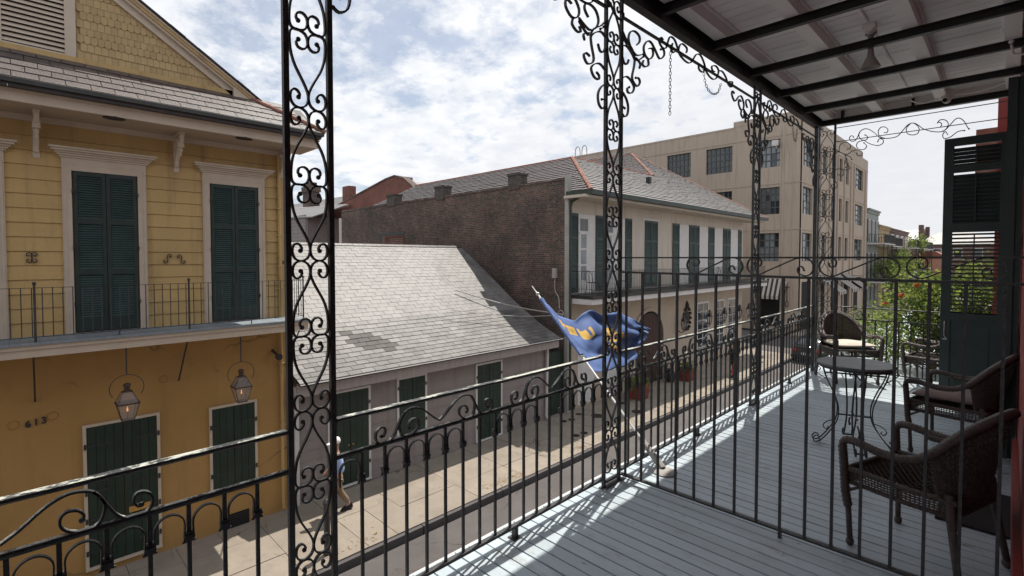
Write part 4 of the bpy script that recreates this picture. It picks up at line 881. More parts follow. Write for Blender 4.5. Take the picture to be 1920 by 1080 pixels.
# ============================================================ TALL BEIGE BUILDING
BB = thing('beige_block', (-25, 56, 0), 'tall beige concrete warehouse block of four storeys with gridded steel windows', 'building')
BY = 43.5; BT = 16.85
cols = [(-31.3, -29.0), (-27.4, -25.1), (-22.97, -20.66), (-19.26, -16.97), (-14.72, -13.22)]
rws = [(13.15, 15.35), (9.35, 11.52), (5.55, 7.83)]
sc = [(44.25, 46.95), (49.9, 51.5), (52.75, 54.55), (55.6, 57.1), (58.1, 59.8), (62.75, 66.6)]
def holedwall(fn, span, zr, holes, th, m, name, par):
    # wall pieces around a regular grid of openings: fn(u, d, z) -> point
    b = B(); us = [span[0]] + [q for h in holes[0] for q in h] + [span[1]]
    for i in range(0, len(us), 2): b.hexa([fn(us[i], 0, zr[0]), fn(us[i + 1], 0, zr[0]), fn(us[i + 1], th, zr[0]), fn(us[i], th, zr[0]), fn(us[i], 0, zr[1]), fn(us[i + 1], 0, zr[1]), fn(us[i + 1], th, zr[1]), fn(us[i], th, zr[1])])
    zs = [zr[0]] + [q for h in sorted(holes[1]) for q in h] + [zr[1]]
    for u0, u1 in holes[0]:
        for i in range(0, len(zs), 2): b.hexa([fn(u0, 0, zs[i]), fn(u1, 0, zs[i]), fn(u1, th, zs[i]), fn(u0, th, zs[i]), fn(u0, 0, zs[i + 1]), fn(u1, 0, zs[i + 1]), fn(u1, th, zs[i + 1]), fn(u0, th, zs[i + 1])])
    return b.build(name, m, par)
holedwall(lambda u, d, z: (u, BY + d, z), (-37.5, FX), (-.1, BT), (cols, rws), .35, 'beige', 'side_wall', BB)
holedwall(lambda u, d, z: (FX - d, u, z), (BY + .001, 69.0), (-.1, BT - .05), (sc, rws), .35, 'beige', 'street_wall', BB)
B().box((-37.4, BY + .6, -.1), (FX - .6, 68.9, BT - .3)).build('core', 'dark', BB)
B().box((-16.9, BY - .02, BT), (FX + .02, BY + .3, BT + .45)).build('parapet', 'beige', BB)
B().box((-37.5, BY - .03, BT - .12), (-16.9, BY + .3, BT + .02)).build('parapet', 'beige', BB)
B().box((FX - .3, BY + .3, BT - .05), (FX + .03, 66, BT + .45)).build('parapet', 'beige', BB)
for xx in (-13.1, -12.3): B().box((xx - .02, BY - .02, .5), (xx + .0, BY, 15.9)).build('wall_joint', 'beige', BB)
for z in (15.55, 11.75, 8.05):
    B().box((-37.4, BY - .04, z), (FX, BY, z + .05)).build('band', 'beige', BB); B().box((FX, BY, z), (FX + .04, 69, z + .05)).build('band', 'beige', BB)
for yy in (47.6, 49.1, 52.1, 55.0, 57.6, 60.4, 61.8, 67.4): B().box((FX, yy, -.05), (FX + .12, yy + .35, 15.4)).build('pilaster', 'beige', BB)
B().box((-15.3, BY - .03, -.05), (-14.9, BY - .0, 16.3)).box((-13.05, BY - .03, -.05), (-12.9, BY, 16.3)).build('pilaster', 'beige', BB)
def steelwin(fn, u0, u1, z0, z1, nu, nz, g):
    b = B(); t = .035
    for i in range(nu + 1):
        u = u0 + (u1 - u0) * i / nu; tt = t * (2.2 if i in (nu // 3, nu - nu // 3) and nu > 4 else 1)
        b.hexa([fn(u - tt, .16, z0), fn(u + tt, .16, z0), fn(u + tt, .2, z0), fn(u - tt, .2, z0), fn(u - tt, .16, z1), fn(u + tt, .16, z1), fn(u + tt, .2, z1), fn(u - tt, .2, z1)])
    for i in range(nz + 1):
        z = z0 + (z1 - z0) * i / nz
        b.hexa([fn(u0, .155, z - t), fn(u1, .155, z - t), fn(u1, .195, z - t), fn(u0, .195, z - t), fn(u0, .155, z + t), fn(u1, .155, z + t), fn(u1, .195, z + t), fn(u0, .195, z + t)])
    w = b.build('window', 'winframe', BB)
    for i in range(nu if nu < 5 else 3):
        n = nu if nu < 5 else 3
        for j in range(2):
            a = u0 + (u1 - u0) * i / n; c = u0 + (u1 - u0) * (i + 1) / n; za = z0 + (z1 - z0) * j / 2; zc = z0 + (z1 - z0) * (j + 1) / 2
            d = .21 + U(0, .02)
            B().quad(fn(a, d, za), fn(c, d + U(-.01, .01), za), fn(c, d, zc), fn(a, d, zc)).build('pane', g if R() < .75 else ('glassL' if g == 'glass' else 'glass'), w)

for ci, (u0, u1) in enumerate(cols):
    for ri, (z0, z1) in enumerate(rws): steelwin(lambda u, d, z: (u, BY + d, z), u0, u1, z0, z1, 4 if ci == 4 else 6, 4, 'glassL' if ci == 4 and ri != 1 else 'glassM')
for ci, (u0, u1) in enumerate(sc):
    for ri, (z0, z1) in enumerate(rws): steelwin(lambda u, d, z: (FX - d, u, z), u0, u1, z0, z1, 3, 4, 'glassL')
# shop openings with awnings
o = B().box((-14.5, BY - .02, .3), (-13.1, BY - .001, 3.9)).build('shop_opening', 'dark', BB)
B().box((FX, 44.3, .2), (FX + .02, 46.8, 3.9)).build('shop_opening', 'dark', BB)
for a in (48.5, 53.5, 57.5, 62): B().box((FX, a, .2), (FX + .03, a + 2.6, 3.6)).build('shop_opening', 'dark', BB)
def awning(org, wd, out, w, drop, proj, n, label):
    t = thing('striped_awning', org, label, 'awning', 'striped shop awnings on the beige block')
    wd = Vector(wd); out = Vector(out); o = Vector(org)
    for i in range(n):
        a = o + wd * (w * i / n); c = o + wd * (w * (i + 1) / n)
        b = B(); lo = out * proj - Vector((0, 0, drop)); e = Vector((0, 0, -.03))
        b.hexa([a + e, c + e, c + lo + e, a + lo + e, a, c, c + lo, a + lo]); b.hexa([a + lo + e, c + lo + e, c + lo + e - out * .02, a + lo + e - out * .02] + [q - Vector((0, 0, .28)) for q in (a + lo, c + lo, c + lo - out * .02, a + lo - out * .02)])
        b.build('stripe', 'awnD' if i % 2 == 0 else 'awnL', t)
awning((-14.75, BY - .03, 4.15), (1, 0, 0), (0, -1, 0), 1.75, 1.35, .7, 10, 'dark and white striped awning on the side wall of the beige block')
for i, a in enumerate((48.3, 53.3, 57.3)): awning((FX + .02, a, 4.3), (0, 1, 0), (1, 0, 0), 2.9, 1.3, 1.7, 9, ['nearest striped awning on the street front of the beige block', 'middle striped awning on the street front of the beige block', 'farthest striped awning on the street front of the beige block'][i])
sg = thing('hanging_sign', (FX + .9, 60.6, 3.2), 'dark oval hanging sign past the striped awnings', 'sign')
B().tube([(FX, 60.6, 4.0), (FX + 1.2, 60.6, 4.0)], .03, 5).build('sign_arm', 'iron', sg); B().lathe([(.001, -.04), (.6, -.04), (.6, .04), (.001, .04)], (FX + .85, 60.6, 3.3), 14, 'y').build('sign_board', 'rust', sg)
b = B().tube(smoothpath([(-12.6, BY - .1, 3.6), (-12.5, BY - .5, 3.9), (-12.4, BY - .9, 3.7), (-12.3, BY - 1.1, 3.9)], 3), .04, 5); tag(b.build('lamp_arm', 'whitetrim'), 'small pale curved lamp arm on the beige block corner', 'lamp')
wk = thing('iron_wall_hook', (-12.9, BY - .05, 2.6), 'slender black iron cross shaped hook on the beige wall right of the awning', 'wall ornament')
B().tube([(-12.55, BY - .06, 3.9), (-12.55, BY - .06, 2.4)], .03, 4).tube([(-12.75, BY - .06, 3.5), (-12.35, BY - .06, 3.5)], .03, 4).tube([(-12.55, BY - .06, 3.5), (-12.8, BY - .06, 2.8)], .02, 4).build('hook', 'iron', wk); B().tube([(-12.55 + .1 * math.cos(a), BY - .06, 2.15 + .25 * math.sin(a)) for a in [i * .7 for i in range(9)]], .03, 4, True).build('ring', 'iron', wk)
ld = thing('roof_ladder', (-33.5, BY + .2, BT), 'small hooped roof ladder on the far left parapet of the beige block', 'ladder')
for k in (0, .9): B().tube(smoothpath([(-33.9 + k, BY + .2, 15.9), (-33.9 + k, BY + .2, 17.5), (-33.6 + k, BY + .2, 17.9), (-33.3 + k, BY + .2, 17.5), (-33.3 + k, BY + .2, 15.9)], 4), .05, 5).build('hoop', 'pipe', ld)
fl = B().tube([(-13.5, BY - .02, 14.6), (-13.5, BY - .3, 14.9)], .05, 5).box((-13.75, BY - .4, 14.75), (-13.3, BY - .2, 15.2)); tag(fl.build('wall_floodlight', 'whitetrim'), 'white floodlight box high on the beige block wall', 'floodlight')

# ============================================================ BUILDINGS FURTHER DOWN THE STREET
def townhouse(name, label, y0, y1, zt, m, zs, dep=12, wm='glass', sh=None, x=FX):
    t = thing(name, (x - dep / 2, (y0 + y1) / 2, 0), label, 'house')
    B().box((x - dep, y0, -.1), (x, y1, zt)).build('wall', m, t)
    B().box((x - dep, y0 - .05, zt), (x + .25, y1 + .02, zt + .18)).box((x - dep, y0, zt - .3), (x + .12, y1, zt)).build('cornice', m, t)
    for z0, z1, n in zs:
        for i in range(n):
            w = (y1 - y0) / n; a = y0 + w * i + w * .22; c = y0 + w * (i + 1) - w * .22
            f = B().box((x, a, z0), (x + .06, a + .12, z1)).box((x, c - .12, z0), (x + .06, c, z1)).box((x, a, z1 - .12), (x + .061, c, z1)).box((x, (a + c) / 2 - .04, z0), (x + .05, (a + c) / 2 + .04, z1)).build('window', 'whitetrim', t)
            B().box((x, a + .1, z0), (x + .02, c - .1, z1 - .1)).build('pane', wm, f)
            if sh:
                for q0, q1 in ((a - w * .18, a - .02), (c + .02, c + w * .18)): B().box((x, q0, z0), (x + .08, q1, z1)).build('shutter', sh, t)
    return t
def gallery(par, y0, y1, z, xo, x=FX, rail=1.0, posts=True, zb=0):
    B().box((x, y0, z - .12), (xo, y1, z)).build('balcony_floor', 'whitetrim', par)
    b = B()
    b.box((xo - .04, y0, z + rail), (xo, y1, z + rail + .05)).box((xo - .04, y0, z + .1), (xo, y1, z + .14))
    yy = y0
    while yy < y1: b.box((xo - .04, yy, z), (xo, yy + .03, z + rail)); yy += .22
    xx = x
    while xx < xo: b.box((xx, y0, z), (xx + .03, y0 + .04, z + rail)); xx += .22
    b.box((x, y0, z + rail), (xo, y0 + .04, z + rail + .05)); b.build('balcony_rail', 'iron', par)
    if posts:
        yy = y0 + .1
        while yy < y1: B().box((xo - .1, yy, zb), (xo - .02, yy + .08, z)).build('post', 'iron', par); yy += 2.6
t1 = townhouse('grey_green_townhouse', 'narrow grey green town house with tall shuttered windows past the beige block', 69.1, 76.0, 11.35, 'greybld', [(7.75, 10.3, 3), (3.4, 6.4, 3), (.2, 2.6, 3)], sh='shutter')
gallery(t1, 69.2, 76.6, 7.5, -10.1); gallery(t1, 69.2, 76.6, 3.1, -10.1)
t2 = townhouse('ochre_townhouse', 'ochre walled town house with a dark planted balcony', 76.1, 84.0, 9.75, 'ochre', [(3.4, 5.8, 2)])
gallery(t2, 76.7, 84, 7.35, -10.3, posts=True); B().prism([(FX + .1, 77, 9.9), (FX - 8, 77, 12), (FX - 8, 84, 12), (FX + .1, 84, 9.9)], (0, 0, .1)).build('roof', 'slate2', t2)
B().box((-14, 79, 10.5), (-13, 81, 11.6)).build('chimney', 'redbrick', t2)
t3 = townhouse('brick_corner_house', 'red brick corner house with a white window and wide iron galleries', 84.1, 101, 9.7, 'farbrick', [(7.5, 9.1, 4), (3.6, 6.2, 4)], wm='glassL')
gallery(t3, 85, 104, 7.2, -8.9); gallery(t3, 85, 104, 3.2, -8.9)
t4 = thing('stone_roofed_church_hall', (-14, 134, 0), 'long pale slate roof with brick chimney gables far down the street', 'building')
B().box((-30, 130, 0), (-12.3, 138, 9.4)).build('wall', 'farbrick', t4)
B().prism([(-30, 129.5, 9.2), (-13.4, 129.5, 9.2), (-13.4, 134, 11.6), (-30, 134, 11.6)], (0, 0, .1)).build('roof', 'slate4', t4)
B().prism([(-13.4, 129.5, 8.8), (-13.4, 134, 11.9), (-13.4, 138.5, 8.8)], (.7, 0, 0)).box((-13.6, 131.5, 10), (-12.9, 133.5, 12.6)).box((-12.8, 134.5, 9), (-12.2, 136, 12.3)).build('chimney_gable', 'farbrick', t4)
t5 = thing('maroon_hipped_house', (-8, 122, 0), 'dark red house with a pale hipped roof closing the end of the street', 'house')
B().box((-12.6, 116, 0), (-1, 126, 8.2)).build('wall', 'farbrick', t5)
B().prism([(-12.9, 115.7, 8.2), (-.7, 115.7, 8.2), (-5, 121, 10.4), (-9.6, 121, 10.4)], (0, 0, .05)).build('roof', 'slate4', t5)
B().quad((-12.9, 115.7, 8.21), (-9.6, 121, 10.41), (-12.9, 126.3, 8.21)).build('roof', 'slate4', t5)
for a in (-12.1, -9.95, -7.2, -4.6):
    w = B().box((a, 115.9, 5.6), (a + 1.2, 115.95, 7.5)).build('window', 'whitetrim', t5); B().box((a + .1, 115.85, 5.7), (a + 1.1, 115.9, 7.4)).build('pane', 'glass', w)
t6 = thing('pink_stucco_cottage', (-9.6, 96, 0), 'small pink stucco gabled house with a dark window beyond the bush', 'house')
B().box((-11.6, 104, 0), (-7.3, 110, 5.9)).build('wall', 'pink', t6)
B().prism([(-11.8, 103.7, 5.9), (-7.1, 103.7, 5.9), (-8.6, 103.7, 6.9), (-10.4, 103.7, 6.9)], (0, 6, 0)).build('roof', 'clay', t6)
B().box((-11.1, 103.95, 4.1), (-10, 103.99, 5.2)).build('window', 'dark', t6)
B().lathe([(.3, 6.6), (.4, 7.4), (.36, 8.1), (.2, 8.5), (.01, 8.6)], (-9.7, 105, 0), 10).build('finial', 'whitetrim', t6)
t7 = thing('shed_roofed_house', (1.5, 17, 0), 'low grey corrugated roof seen through the open shutter slats', 'house')
B().box((-.2, 15, 0), (6, 22, 4.9)).build('wall', 'whitetrim', t7)
for i in range(22): B().box((-.4 + i * .3, 14.8, 4.9 + .0), (-.4 + i * .3 + .2, 22.2, 5.25)).build('roof_rib', 'slate4', t7)
for i, (yy, n) in enumerate(((70.6, 1), (73.4, 1), (79, 1), (86.5, 1), (90, 1))): pass

# ============================================================ FOLIAGE
def leaves(par, blobs, n, size, mats, name='foliage', flowers=0):
    b = B(); ws = [bl[3] * bl[4] * bl[5] for bl in blobs]
    def leaf(c, s, ci):
        a = Vector((U(-1, 1), U(-1, 1), U(-.3, 1))).normalized(); d = a.cross(Vector((U(-1, 1), U(-1, 1), U(-1, 1)))).normalized(); w = s * U(.32, .5)
        b.cm = ci; m_ = c + a * s * .5
        b.quad(c, m_ + d * w + Vector((0, 0, s * .1)), c + a * s, m_ - d * w + Vector((0, 0, s * .1)))
    for bl, wgt in zip(blobs, ws):
        k = int(n * wgt / sum(ws)); nc = max(6, k // 28)
        for q in range(nc):
            th, ph = U(0, 6.283), math.acos(U(-1, 1)); rr = U(.35, 1.05) ** .6
            cc = Vector((bl[0] + bl[3] * rr * math.sin(ph) * math.cos(th), bl[1] + bl[4] * rr * math.sin(ph) * math.sin(th), bl[2] + bl[5] * rr * math.cos(ph)))
            for _ in range(k // nc):
                leaf(cc + Vector((random.gauss(0, 1), random.gauss(0, 1), random.gauss(0, 1))) * size * 1.7, size * U(.6, 1.3), 0 if R() < .62 else 1)
    return b.build(name, mats, par)
def greenery(name, loc, label, cat, blobs, n, size, mats=('leaf', 'leafD'), group=None, stems=None):
    t = thing(name, loc, label, cat, group)
    leaves(t, blobs, n, size, list(mats))
    b = B(); base = Vector(loc)
    for bl in blobs[:8]:
        c = Vector(bl[:3])
        b.tube(smoothpath([base + Vector((U(-.1, .1), U(-.1, .1), 0)), base.lerp(c, .5) + Vector((U(-.1, .1), U(-.1, .1), 0)), c], 4), .012 + .02 * bl[3], 5, scales=[1 - .08 * i for i in range(9)])
    b.build('stem', 'bark', t); return t
hb = greenery('hibiscus_bush', (-.75, 9.4, 4.2), 'big bright leaved bush with red flowers behind the far railing', 'bush',
    [(-.55, 9.5, 5.05, .55, .7, .58), (-1.02, 9.6, 5.15, .38, .5, .38), (-.2, 9.6, 5.2, .4, .7, .5), (-.95, 9.2, 4.7, .40, .4, .4), (-.5, 9.1, 4.65, .5, .4, .4)], 9500, .055)
for x, y, z in ((-1.30, 9.1, 5.13), (-1.10, 9.0, 5.27), (-.93, 9.0, 5.42)):
    b = B()
    for q in range(9):
        a = q * .698; b.quad((x, y, z), (x + .028 * math.cos(a) - .012, y - .02, z + .028 * math.sin(a) + .012), (x + .042 * math.cos(a), y - .035, z + .042 * math.sin(a)), (x + .028 * math.cos(a) + .012, y - .02, z + .028 * math.sin(a) - .012))
    b.build('flower', 'flower', hb)
for i, (x, y, z) in enumerate(((-1.70, 9.0, 4.5), (-1.45, 9.9, 4.62), (-1.75, 10.6, 4.66), (-1.15, 8.75, 4.55))):
    greenery('potted_shrub', (x, y, 4.2), ['twiggy low shrub behind the far railing next to the corner post', 'low feathery shrub behind the far railing, left of the flowering bush', 'twiggy shrub furthest along behind the far railing', 'dense low shrub behind the railing in front of the flowering bush'][i], 'shrub', [(x, y, z, .35, .4, .28)], 1300, .035, group='low shrubs behind the far railing')
gd = thing('neighbor_gallery', (-1, 14, 4.0), 'neighbouring upstairs gallery floor with white edge beyond the far railing', 'gallery')
B().box((-2.1, 8.3, 4.0), (-.1, 20, 4.19)).build('floor', 'deck', gd); B().box((-2.14, 8.3, 4.0), (-2.1, 20, 4.16)).build('fascia', 'whitetrim', gd)
for i, (x, y, z, r, lab) in enumerate([(-10.2, 71, 4.3, 1.1, 'fern mass on the lower gallery of the grey green house'), (-10.1, 75, 4.6, 1.2, 'fern mass on the lower gallery by the ochre house'), (-9.9, 78.5, 5.8, 1.2, 'yellow green vines climbing the ochre house gallery'), (-9.5, 83, 5.0, 1.4, 'leafy planter mass under the brick corner house gallery'), (-9.2, 88, 8.0, .9, 'dark plants on the upper gallery of the brick corner house'), (-8.3, 99, 2.6, 1.3, 'tree crown at the far end of the street')]):
    greenery('street_greenery', (x, y, max(0, z - 2)), lab, 'plant', [(x, y, z, r, r * 1.6, r * .8), (x + .3, y + 1.5, z - .5, r * .8, r, r * .7)], 900, .22, group='distant plants on the galleries')
# planters by the arch
def palm_planter(x, y, s, lab, hgt):
    t = thing('box_planter', (x, y, 0), lab, 'planter', 'terracotta box planters in front of the pale town house')
    w = .29 * s; b = B().hexa([(x - w * .85, y - w * .85, 0), (x + w * .85, y - w * .85, 0), (x + w * .85, y + w * .85, 0), (x - w * .85, y + w * .85, 0), (x - w, y - w, .55 * s), (x + w, y - w, .55 * s), (x + w, y + w, .55 * s), (x - w, y + w, .55 * s)])
    b.box((x - w * 1.08, y - w * 1.08, .5 * s), (x + w * 1.08, y + w * 1.08, .6 * s)); b.build('pot', 'pot', t)
    B().box((x - w * .9, y - w * .9, .58 * s), (x + w * .9, y + w * .9, .605 * s)).build('soil', 'sideD', t)
    b = B()
    for i in range(22):
        a = U(0, 6.28); L_ = U(.6, 1.0) * hgt; up = U(.5, 1.0)
        pts = [Vector((x, y, .6)) + Vector((math.cos(a) * L_ * q * .75, math.sin(a) * L_ * q * .75, L_ * (up * 1.2 * q - .9 * q * q))) for q in (0, .25, .5, .75, 1)]
        b.tube(pts, .008, 3)
        for k in range(1, 14):
            q = k / 14; i0 = min(3, int(q * 4)); p = pts[i0].lerp(pts[i0 + 1], q * 4 - i0); d = (pts[i0 + 1] - pts[i0]).normalized(); sd = d.cross(Vector((0, 0, 1))).normalized()
            for s_ in (1, -1):
                l = .22 * math.sin(math.pi * (.15 + .85 * q)) * hgt; e = p + (sd * s_ + d * .7 - Vector((0, 0, .35))) * l
                b.quad(p, p + d * .025, e, p - d * .01)
    b.build('fronds', 'leaf', t)
palm_planter(-10.80, 18.2, 1.15, 'red box planter with an arching palm by the arch, nearest of the planters', 1.25)
palm_planter(-10.80, 22.5, 1.0, 'red box planter with a small palm beyond the arch, under the wall crest', .8)
bk = thing('dark_urn', (-11.2, 21.9, 0), 'small black urn standing beside the second red planter', 'urn'); B().lathe([(.16, 0), (.2, .08), (.24, .4), (.12, .55), (.16, .62)], (-11.2, 21.7, 0), 10).build('urn_body', 'iron', bk)

# ============================================================ BOLLARD, PEOPLE, CARS
bl = thing('bollard', (-9.36, 4.24, 0), 'black iron bollard at the kerb behind the left iron post', 'bollard')
B().lathe([(.07, -.02), (.075, .05), (.06, .1), (.06, .98), (.075, 1.0), (.075, 1.04), (.03, 1.09), (.001, 1.1)], (-9.36, 4.24, 0), 12).build('shaft', 'iron', bl)
def skin(name, J, E_, m, parent, lv=2, root=0):
    me = bpy.data.meshes.new(name); me.from_pydata([j[:3] for j in J], E_, []); me.materials.append(M[m])
    o = bpy.data.objects.new(name, me); S.collection.objects.link(o); o.parent = parent; WL[o.name] = WL[parent.name]
    md = o.modifiers.new('skin', 'SKIN'); md.use_smooth_shade = True
    for i, v in enumerate(me.skin_vertices[0].data): v.radius = (J[i][3], J[i][4] if len(J[i]) > 4 else J[i][3]); v.use_root = (i == root)
    s = o.modifiers.new('sub', 'SUBSURF'); s.levels = lv; s.render_levels = lv
    dg = bpy.context.evaluated_depsgraph_get(); nm = bpy.data.meshes.new_from_object(o.evaluated_get(dg)); o.modifiers.clear(); o.data = nm
    return o
def person(loc, rz, label, top, leg, cap, s=1.0, coat=False):
    P_ = thing('person', loc, label, 'person', None, rz)
    P_.scale = (s, s, s)
    # local: faces +x, y is left.  mid stride: left foot forward
    body = [(0, 0, .95, .11, .14), (0.0, 0, 1.12, .11, .13), (.0, 0, 1.32, .12, .16), (.0, 0, 1.47, .062), (.02, 0, 1.55, .06), (.03, 0, 1.63, .095, .085), (.03, 0, 1.70, .09, .08),
            (0, .17, 1.40, .05), (-.06, .23, 1.14, .042), (.10, .24, .96, .032), (.14, .23, .90, .03),
            (0, -.17, 1.40, .05), (-.02, -.24, 1.14, .042), (.16, -.2, 1.02, .032), (.21, -.18, .98, .03),
            (.01, .09, .88, .09), (.16, .1, .50, .062), (.16, .1, .12, .042), (.27, .11, .05, .035),
            (-.01, -.09, .88, .09), (-.08, -.1, .50, .062), (-.30, -.1, .16, .042), (-.22, -.1, .05, .035)]
    ed = [(0, 1), (1, 2), (2, 3), (3, 4), (4, 5), (5, 6), (2, 7), (7, 8), (8, 9), (9, 10), (2, 11), (11, 12), (12, 13), (13, 14), (0, 15), (15, 16), (16, 17), (17, 18), (0, 19), (19, 20), (20, 21), (21, 22)]
    skin('body', body, ed, 'skin', P_)
    h = .95 if not coat else .55
    skin('shirt', [(0, 0, h, .15, .18), (0, 0, 1.1, .14, .165), (0, 0, 1.32, .145, .185), (0, 0, 1.47, .085, .10), (0, .18, 1.40, .075), (-.06, .24, 1.14, .062), (0.0, .245, 1.08, .058), (0, -.18, 1.40, .075), (-.02, -.25, 1.14, .062), (.04, -.24, 1.10, .058)],
         [(0, 1), (1, 2), (2, 3), (2, 4), (4, 5), (5, 6), (2, 7), (7, 8), (8, 9)], top, P_)
    skin('trousers', [(0, 0, .98, .14, .165), (.01, .09, .86, .11), (.16, .1, .50, .085), (.155, .1, .14, .07), (-.01, -.09, .86, .11), (-.08, -.1, .50, .085), (-.28, -.1, .19, .07)], [(0, 1), (1, 2), (2, 3), (0, 4), (4, 5), (5, 6)], leg, P_)
    for q, (x, y, z, tl) in enumerate(((.16, .1, .045, 0), (-.29, -.1, .06, .25))):
        b = B().hexa([(x - .09, y - .045, z - .045), (x + .2, y - .05, z - .045 - tl * .1), (x + .2, y + .05, z - .045 - tl * .1), (x - .09, y + .045, z - .045 + tl * .15), (x - .08, y - .04, z + .07 + tl * .1), (x + .15, y - .035, z + .01), (x + .15, y + .035, z + .01), (x - .08, y + .04, z + .07 + tl * .1)])
        b.build('shoe', 'blackc', P_, local=True)
    b = B()
    for hx, hy, hz in ((.14, .23, .88), (.22, -.18, .965)):
        b.ball((hx, hy, hz), .036, 6)
        for f_ in range(4): b.tube([(hx + .015 - .012 * f_, hy, hz - .02), (hx + .03 - .012 * f_, hy, hz - .06), (hx + .035 - .012 * f_, hy, hz - .085 + .006 * abs(f_ - 1.5))], .008, 4)
        b.tube([(hx + .03, hy, hz), (hx + .055, hy, hz - .025)], .009, 4)
    b.build('hands', 'skin', P_, local=True, smooth=True)
    b = B().lathe([(.02, .0), (.014, .01), (.001, .02)], (.112, 0, 1.665), 5, 'x').box((.105, -.022, 1.625), (.113, .022, 1.632)).ball((.104, .03, 1.69), .009, 5).ball((.104, -.03, 1.69), .009, 5).ball((.03, .08, 1.67), .02, 5).ball((.03, -.08, 1.67), .02, 5)
    b.build('face', 'skin', P_, local=True)
    if cap:
        b = B().lathe([(.098, 1.70), (.104, 1.75), (.085, 1.81), (.04, 1.835), (.001, 1.84)], (.02, 0, 0), 14)
        b.hexa([(.08, -.08, 1.70), (.23, -.055, 1.685), (.23, .055, 1.685), (.08, .08, 1.70), (.08, -.08, 1.715), (.22, -.05, 1.70), (.22, .05, 1.70), (.08, .08, 1.715)]); b.build('cap', 'white', P_, local=True, smooth=True)
    else:
        B().lathe([(.085, 1.66), (.1, 1.72), (.085, 1.79), (.04, 1.82), (.001, 1.825)], (.01, 0, 0), 12).build('hair', 'blackc', P_, local=True, smooth=True)
    return P_
person((-10.655, 5.075, 0.0), math.radians(-100), 'person in a white cap, light blue shirt and khaki trousers walking on the sidewalk', 'shirt', 'khaki', True, .97)
person((-9.5, 24.8, 0.0), math.radians(75), 'person in a long black top and reddish trousers walking away past the pale house', 'blackc', 'redc', False, .97, True)
def car(loc, rz, label, paint, s=1.0):
    C_ = thing('parked_car', loc, label, 'car', 'cars in the street', rz)
    # local x forward, sections of the body
    st = [(-2.2, .55, .35, .62, .85), (-2.1, .80, .28, .75, .95), (-1.3, .86, .24, .84, 1.0), (0, .88, .24, .86, .98), (1.2, .86, .24, .82, .93), (1.95, .78, .28, .7, .82), (2.2, .6, .35, .55, .66)]
    P = []
    for x, w, z0, zm, z1 in st:
        P.append([(x, -w * .9, z0), (x, -w, (z0 + zm) / 2), (x, -w * .99, zm), (x, -w * .86, z1), (x, 0, z1 + .03), (x, w * .86, z1), (x, w * .99, zm), (x, w, (z0 + zm) / 2), (x, w * .9, z0)])
    b = B().grid(P); b.quad(*P[0]); b.quad(*reversed(P[-1])); b.build('body', paint, C_, local=True, smooth=True)
    tp = [(-1.75, .72, .98, .0), (-1.25, .62, .98, .42), (-.4, .60, .98, .47), (.35, .60, .98, .43), (1.15, .70, .95, .0)]
    G = [[(x, -w - .08, z), (x, -w, z + h * .92), (x, -w * .7, z + h + .01), (x, w * .7, z + h + .01), (x, w, z + h * .92), (x, w + .08, z)] for x, w, z, h in tp]
    B().grid(G).build('cabin_glass', 'glass', C_, local=True, smooth=True)
    B().grid([[(x, -w * .95, z + h * .96), (x, -w * .6, z + h + .03), (x, w * .6, z + h + .03), (x, w * .95, z + h * .96)] for x, w, z, h in tp[1:4]]).build('roof', paint, C_, local=True, smooth=True)
    for sx in (-1.35, 1.38):
        for sy in (-.86, .66):
            w = B().lathe([(.2, 0), (.32, .0), (.335, .04), (.335, .16), (.32, .2), (.2, .2)], (sx, sy, .335), 16, 'y').build('wheel', 'tyre', C_, local=True); B().lathe([(.001, .03), (.19, .01), (.2, .05), (.2, .19), (.001, .17)], (sx, sy, .335), 12, 'y').build('rim', 'chrome', w, local=True)
    for sy in (-.72, .50): B().box((-2.2, sy, .66), (-2.08, sy + .22, .84)).build('tail_light', 'lampred', C_, local=True)
    for sy in (-.68, .44): B().box((2.06, sy, .55), (2.16, sy + .24, .68)).build('headlight', 'glassL', C_, local=True)
    B().box((-2.23, -.26, .5), (-2.2, .26, .64)).build('number_plate', 'whitetrim', C_, local=True); B().box((-2.25, -.8, .34), (-2.1, .8, .46)).build('bumper', 'blackc', C_, local=True)
car((-8.0, 33.5, -.14), math.radians(90), 'dark car with red tail lamps parked at the far kerb, seen past the wicker chair', 'carD')
car((-6.0, 41, -.14), math.radians(90), 'silver car further up the street, glimpsed through the far railing', 'carS')
